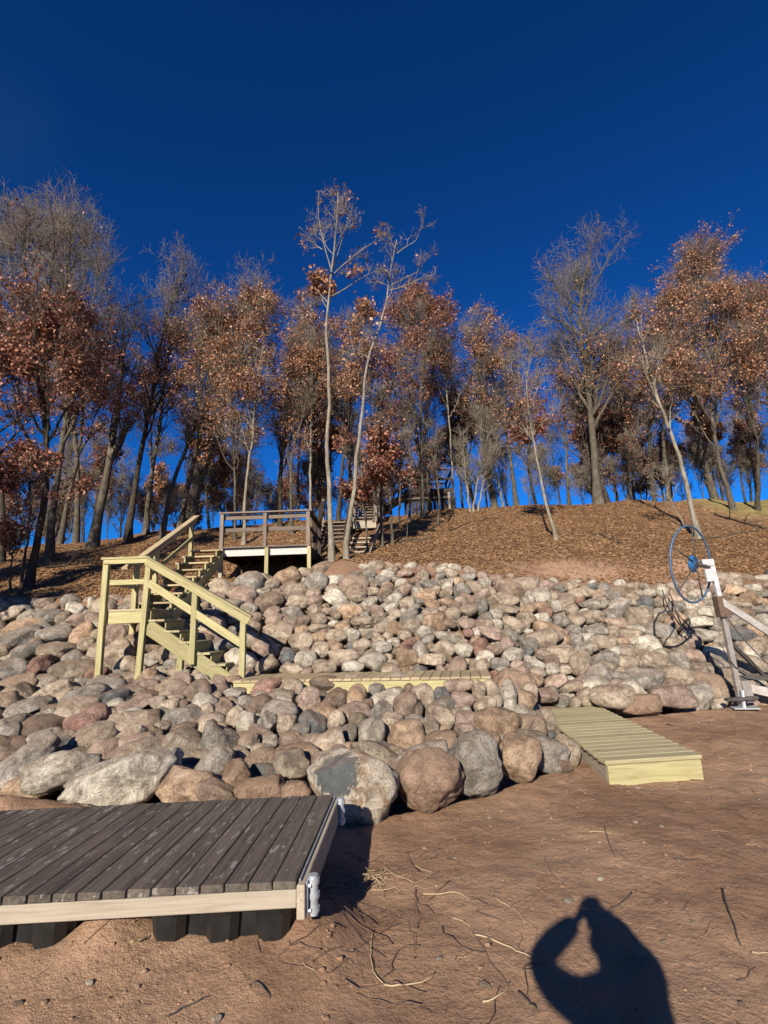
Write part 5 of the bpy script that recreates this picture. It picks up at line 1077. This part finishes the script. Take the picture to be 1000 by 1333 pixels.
# ------------------------------------------------------------------ the photographer, standing behind the camera and holding a phone up
def simple(name, col, rough=0.8):
    m, n, b = mat(name, rough, 0.3); f = noise(n, objvec(n), 60, 3, 0.6); base(n, b, ramp(n, f, [(0.3, [c*.8 for c in col]), (0.7, [min(1, c*1.1) for c in col])])); return m
MS = simple('skin', (0.55, 0.36, 0.27), 0.55); MJ = simple('jacket_cloth', (0.06, 0.07, 0.09)); MP = simple('trouser_cloth', (0.08, 0.10, 0.15)); MH = simple('hair', (0.06, 0.04, 0.03)); MSH = simple('shoe_leather', (0.10, 0.07, 0.05)); MPH = simple('phone_black', (0.02, 0.02, 0.022), 0.3)
def skin_mesh(name, nodes, edges, m, parent, root=0, sub=2):
    me = bpy.data.meshes.new(name); o_ = np.array(parent.location) if parent is not None else np.zeros(3)
    me.from_pydata([tuple(V(*n_[0])-o_) for n_ in nodes], edges, []); o = bpy.data.objects.new(name, me); COL.objects.link(o)
    sk = o.modifiers.new('skin', 'SKIN'); 
    if not me.skin_vertices: me.attributes  # layer is made by the modifier
    sv = me.skin_vertices[0].data if me.skin_vertices else None
    if sv is None:
        import bmesh
        bm = bmesh.new(); bm.from_mesh(me); bm.verts.layers.skin.verify(); bm.to_mesh(me); bm.free(); sv = me.skin_vertices[0].data
    for i, n_ in enumerate(nodes):
        r = n_[1] if hasattr(n_[1], '__len__') else (n_[1], n_[1]); sv[i].radius = r; sv[i].use_root = (i == root)
    ss = o.modifiers.new('sub', 'SUBSURF'); ss.levels = sub; ss.render_levels = sub
    dg = bpy.context.evaluated_depsgraph_get(); ev = o.evaluated_get(dg); mn = bpy.data.meshes.new_from_object(ev); mn.name = name
    o.modifiers.clear(); o.data = mn; mn.materials.clear(); mn.materials.append(m); mn.polygons.foreach_set('use_smooth', np.ones(len(mn.polygons), dtype=bool))
    if parent is not None: o.parent = parent
    return o
PX, PY = 0.0, -.34; zf = gz(0, -.34)
t = thing('person', V(PX, PY, zf), 'person in a dark jacket holding a phone up with both hands to take the picture', 'person')
# body: hips, torso, neck, head, arms and legs in one surface
Bn = [((0, PY, .92), (.15, .11)), ((0, PY-.01, 1.08), (.135, .105)), ((.01, PY-.01, 1.24), (.15, .11)), ((0, PY, 1.36), (.12, .085)), ((-.015, PY+.02, 1.42), (.06, .055)), ((-.02, PY+.05, 1.47), (.058, .06)), ((-.02, PY+.07, 1.535), (.074, .088)), ((-.02, PY+.065, 1.59), (.05, .06)),
      ((-.10, PY, 1.385), .088), ((-.185, PY+.01, 1.37), .068), ((-.27, PY+.10, 1.385), .064), ((-.325, PY+.19, 1.42), .058), ((-.215, PY+.235, 1.475), .062), ((-.10, PY+.27, 1.53), .045),
      ((.10, PY, 1.43), .075), ((.145, PY+.02, 1.46), .058), ((.15, PY+.10, 1.455), .052), ((.14, PY+.18, 1.44), .046), ((.13, PY+.24, 1.485), .045), ((.085, PY+.28, 1.54), .028),
      ((-.09, PY, .82), .095), ((-.10, PY+.02, .48), .062), ((-.105, PY, .10), .042), ((-.105, PY+.03, .05), .045), ((-.11, PY+.15, .035), .038),
      ((.09, PY, .82), .095), ((.10, PY+.02, .48), .062), ((.105, PY, .10), .042), ((.105, PY+.03, .05), .045), ((.115, PY+.15, .035), .038)]
Bn = [((x, y, z+(zf if z < .6 else 0)), r) for (x, y, z), r in Bn]
Be = [(0, 1), (1, 2), (2, 3), (3, 4), (4, 5), (5, 6), (6, 7), (3, 8), (8, 9), (9, 10), (10, 11), (11, 12), (12, 13), (3, 14), (14, 15), (15, 16), (16, 17), (17, 18), (18, 19), (0, 20), (20, 21), (21, 22), (22, 23), (23, 24), (0, 25), (25, 26), (26, 27), (27, 28), (28, 29)]
body = skin_mesh('body', Bn, Be, MS, t)
# clothing: jacket and trousers a little outside the body
J = [(n_[0], tuple(np.array(n_[1] if hasattr(n_[1], '__len__') else (n_[1],)*2)*1.06+.004)) for n_ in Bn]
ji = [0, 1, 2, 3, 8, 9, 10, 11, 12, 14, 15, 16, 17, 18]; mp_ = {k: i for i, k in enumerate(ji)}
skin_mesh('jacket', [J[k] for k in ji], [(mp_[a], mp_[b]) for a, b in Be if a in mp_ and b in mp_], MJ, t)
ti = [0, 20, 21, 22, 25, 26, 27]; mp_ = {k: i for i, k in enumerate(ti)}
skin_mesh('trousers', [(J[k][0] if k else (0, PY, .93+0), J[k][1]) for k in ti], [(mp_[a], mp_[b]) for a, b in Be if a in mp_ and b in mp_], MP, t)
for s_ in (23, 28):
    skin_mesh('shoe', [(V(*Bn[s_][0])+V(0, -.07, -.005), .045), (Bn[s_][0], .05), (Bn[s_+1][0], (.045, .04)), (V(*Bn[s_+1][0])+V(0, .06, -.005), (.035, .025))], [(0, 1), (1, 2), (2, 3)], MSH, t, root=1)
# head features
hc = V(-.02, PY+.07, 1.545)
v, f = ICO[4]; dirs = v.copy()
hv = v*V(.088, .105, .105)*1.02; keep = (v[:, 2] > .15-.75*(-v[:, 1]).clip(-1, 1)*1.0)
hm = hv.copy(); low = ~((v[:, 2] > .35) | ((v[:, 1] < .1) & (v[:, 2] > -.45))); hm[low] *= .86
mesh_obj('hair', hm+hc+V(0, -.008, .004), f, MH, t, smooth=True)
v3, f3 = ICO[3]
mesh_obj('face', v3*V(.070, .088, .100)+hc+V(0, .018, -.012), f3, MS, t, smooth=True)
for sx in (-1, 1):
    mesh_obj('eye', v3*.012+hc+V(sx*.030, .096, .0), f3, simple('eye_white', (.8, .8, .8), .2) if sx < 0 else bpy.data.materials['eye_white'], t, smooth=True)
    mesh_obj('ear', v3*V(.010, .018, .030)+hc+V(sx*.082, .0, -.005), f3, MS, t, smooth=True)
skin_mesh('nose', [(hc+V(0, .098, .01), .008), (hc+V(0, .118, -.02), .012), (hc+V(0, .105, -.028), .011)], [(0, 1), (1, 2)], MS, t, sub=2)
skin_mesh('mouth', [(hc+V(-.022, .094, -.052), .004), (hc+V(0, .101, -.052), .007), (hc+V(.022, .094, -.052), .004)], [(0, 1), (1, 2)], simple('lips', (.45, .2, .17), .5), t, root=1, sub=2)
# hands round the phone
def hand(s_, wrist):
    w0 = V(*wrist); pc = V(s_*.056, -.035, 1.545); nodes = [(w0, .025), ((w0+pc)/2, (.026, .018)), (pc, (.030, .015)), (pc+V(-s_*.004, .004, .03), (.026, .013))]; e = [(0, 1), (1, 2), (2, 3)]
    skin_mesh('hand', nodes, e, MS, t, root=1)
    for k, (dz_, ln) in enumerate(((.045, .95), (.022, 1.05), (-.002, 1.0), (-.024, .8))):
        b0 = pc+V(-s_*.002, .006, dz_*.9); b1 = b0+V(-s_*.006, .016, .006)*ln; b2 = b1+V(-s_*.024, .003, .004)*ln; b3 = b2+V(-s_*.016, -.003, .002)*ln
        skin_mesh('finger', [(b0, .0095), (b1, .009), (b2, .0082), (b3, .0068)], [(0, 1), (1, 2), (2, 3)], MS, t)
    a0 = pc+V(-s_*.0, -.010, -.012); skin_mesh('thumb', [(a0, .012), (a0+V(-s_*.018, -.018, .016), .011), (a0+V(-s_*.036, -.012, .038), .009)], [(0, 1), (1, 2)], MS, t)
hand(-1, Bn[13][0]); hand(1, Bn[19][0])
ph = thing('phone', V(0, -.03, 1.55), 'black phone held upright in both hands in front of the camera view', 'phone')
mb = MB(); mb.beam((0, -.028, 1.472), (0, -.028, 1.622), .074, .009, up=(0, 1, 0), ch=.003); mb.build('phone_body', MPH, ph)
mb = MB(); mb.beam((0, -.034, 1.477), (0, -.034, 1.617), .068, .002, up=(0, 1, 0), ch=.0005); mb.build('screen', MPH, ph)
mb = MB(); mb.tube([(-.022, -.024, 1.60), (-.022, -.021, 1.60)], .008, 12); mb.tube([(-.022, -.024, 1.575), (-.022, -.021, 1.575)], .008, 12); mb.build('camera_lens', MPH, ph)
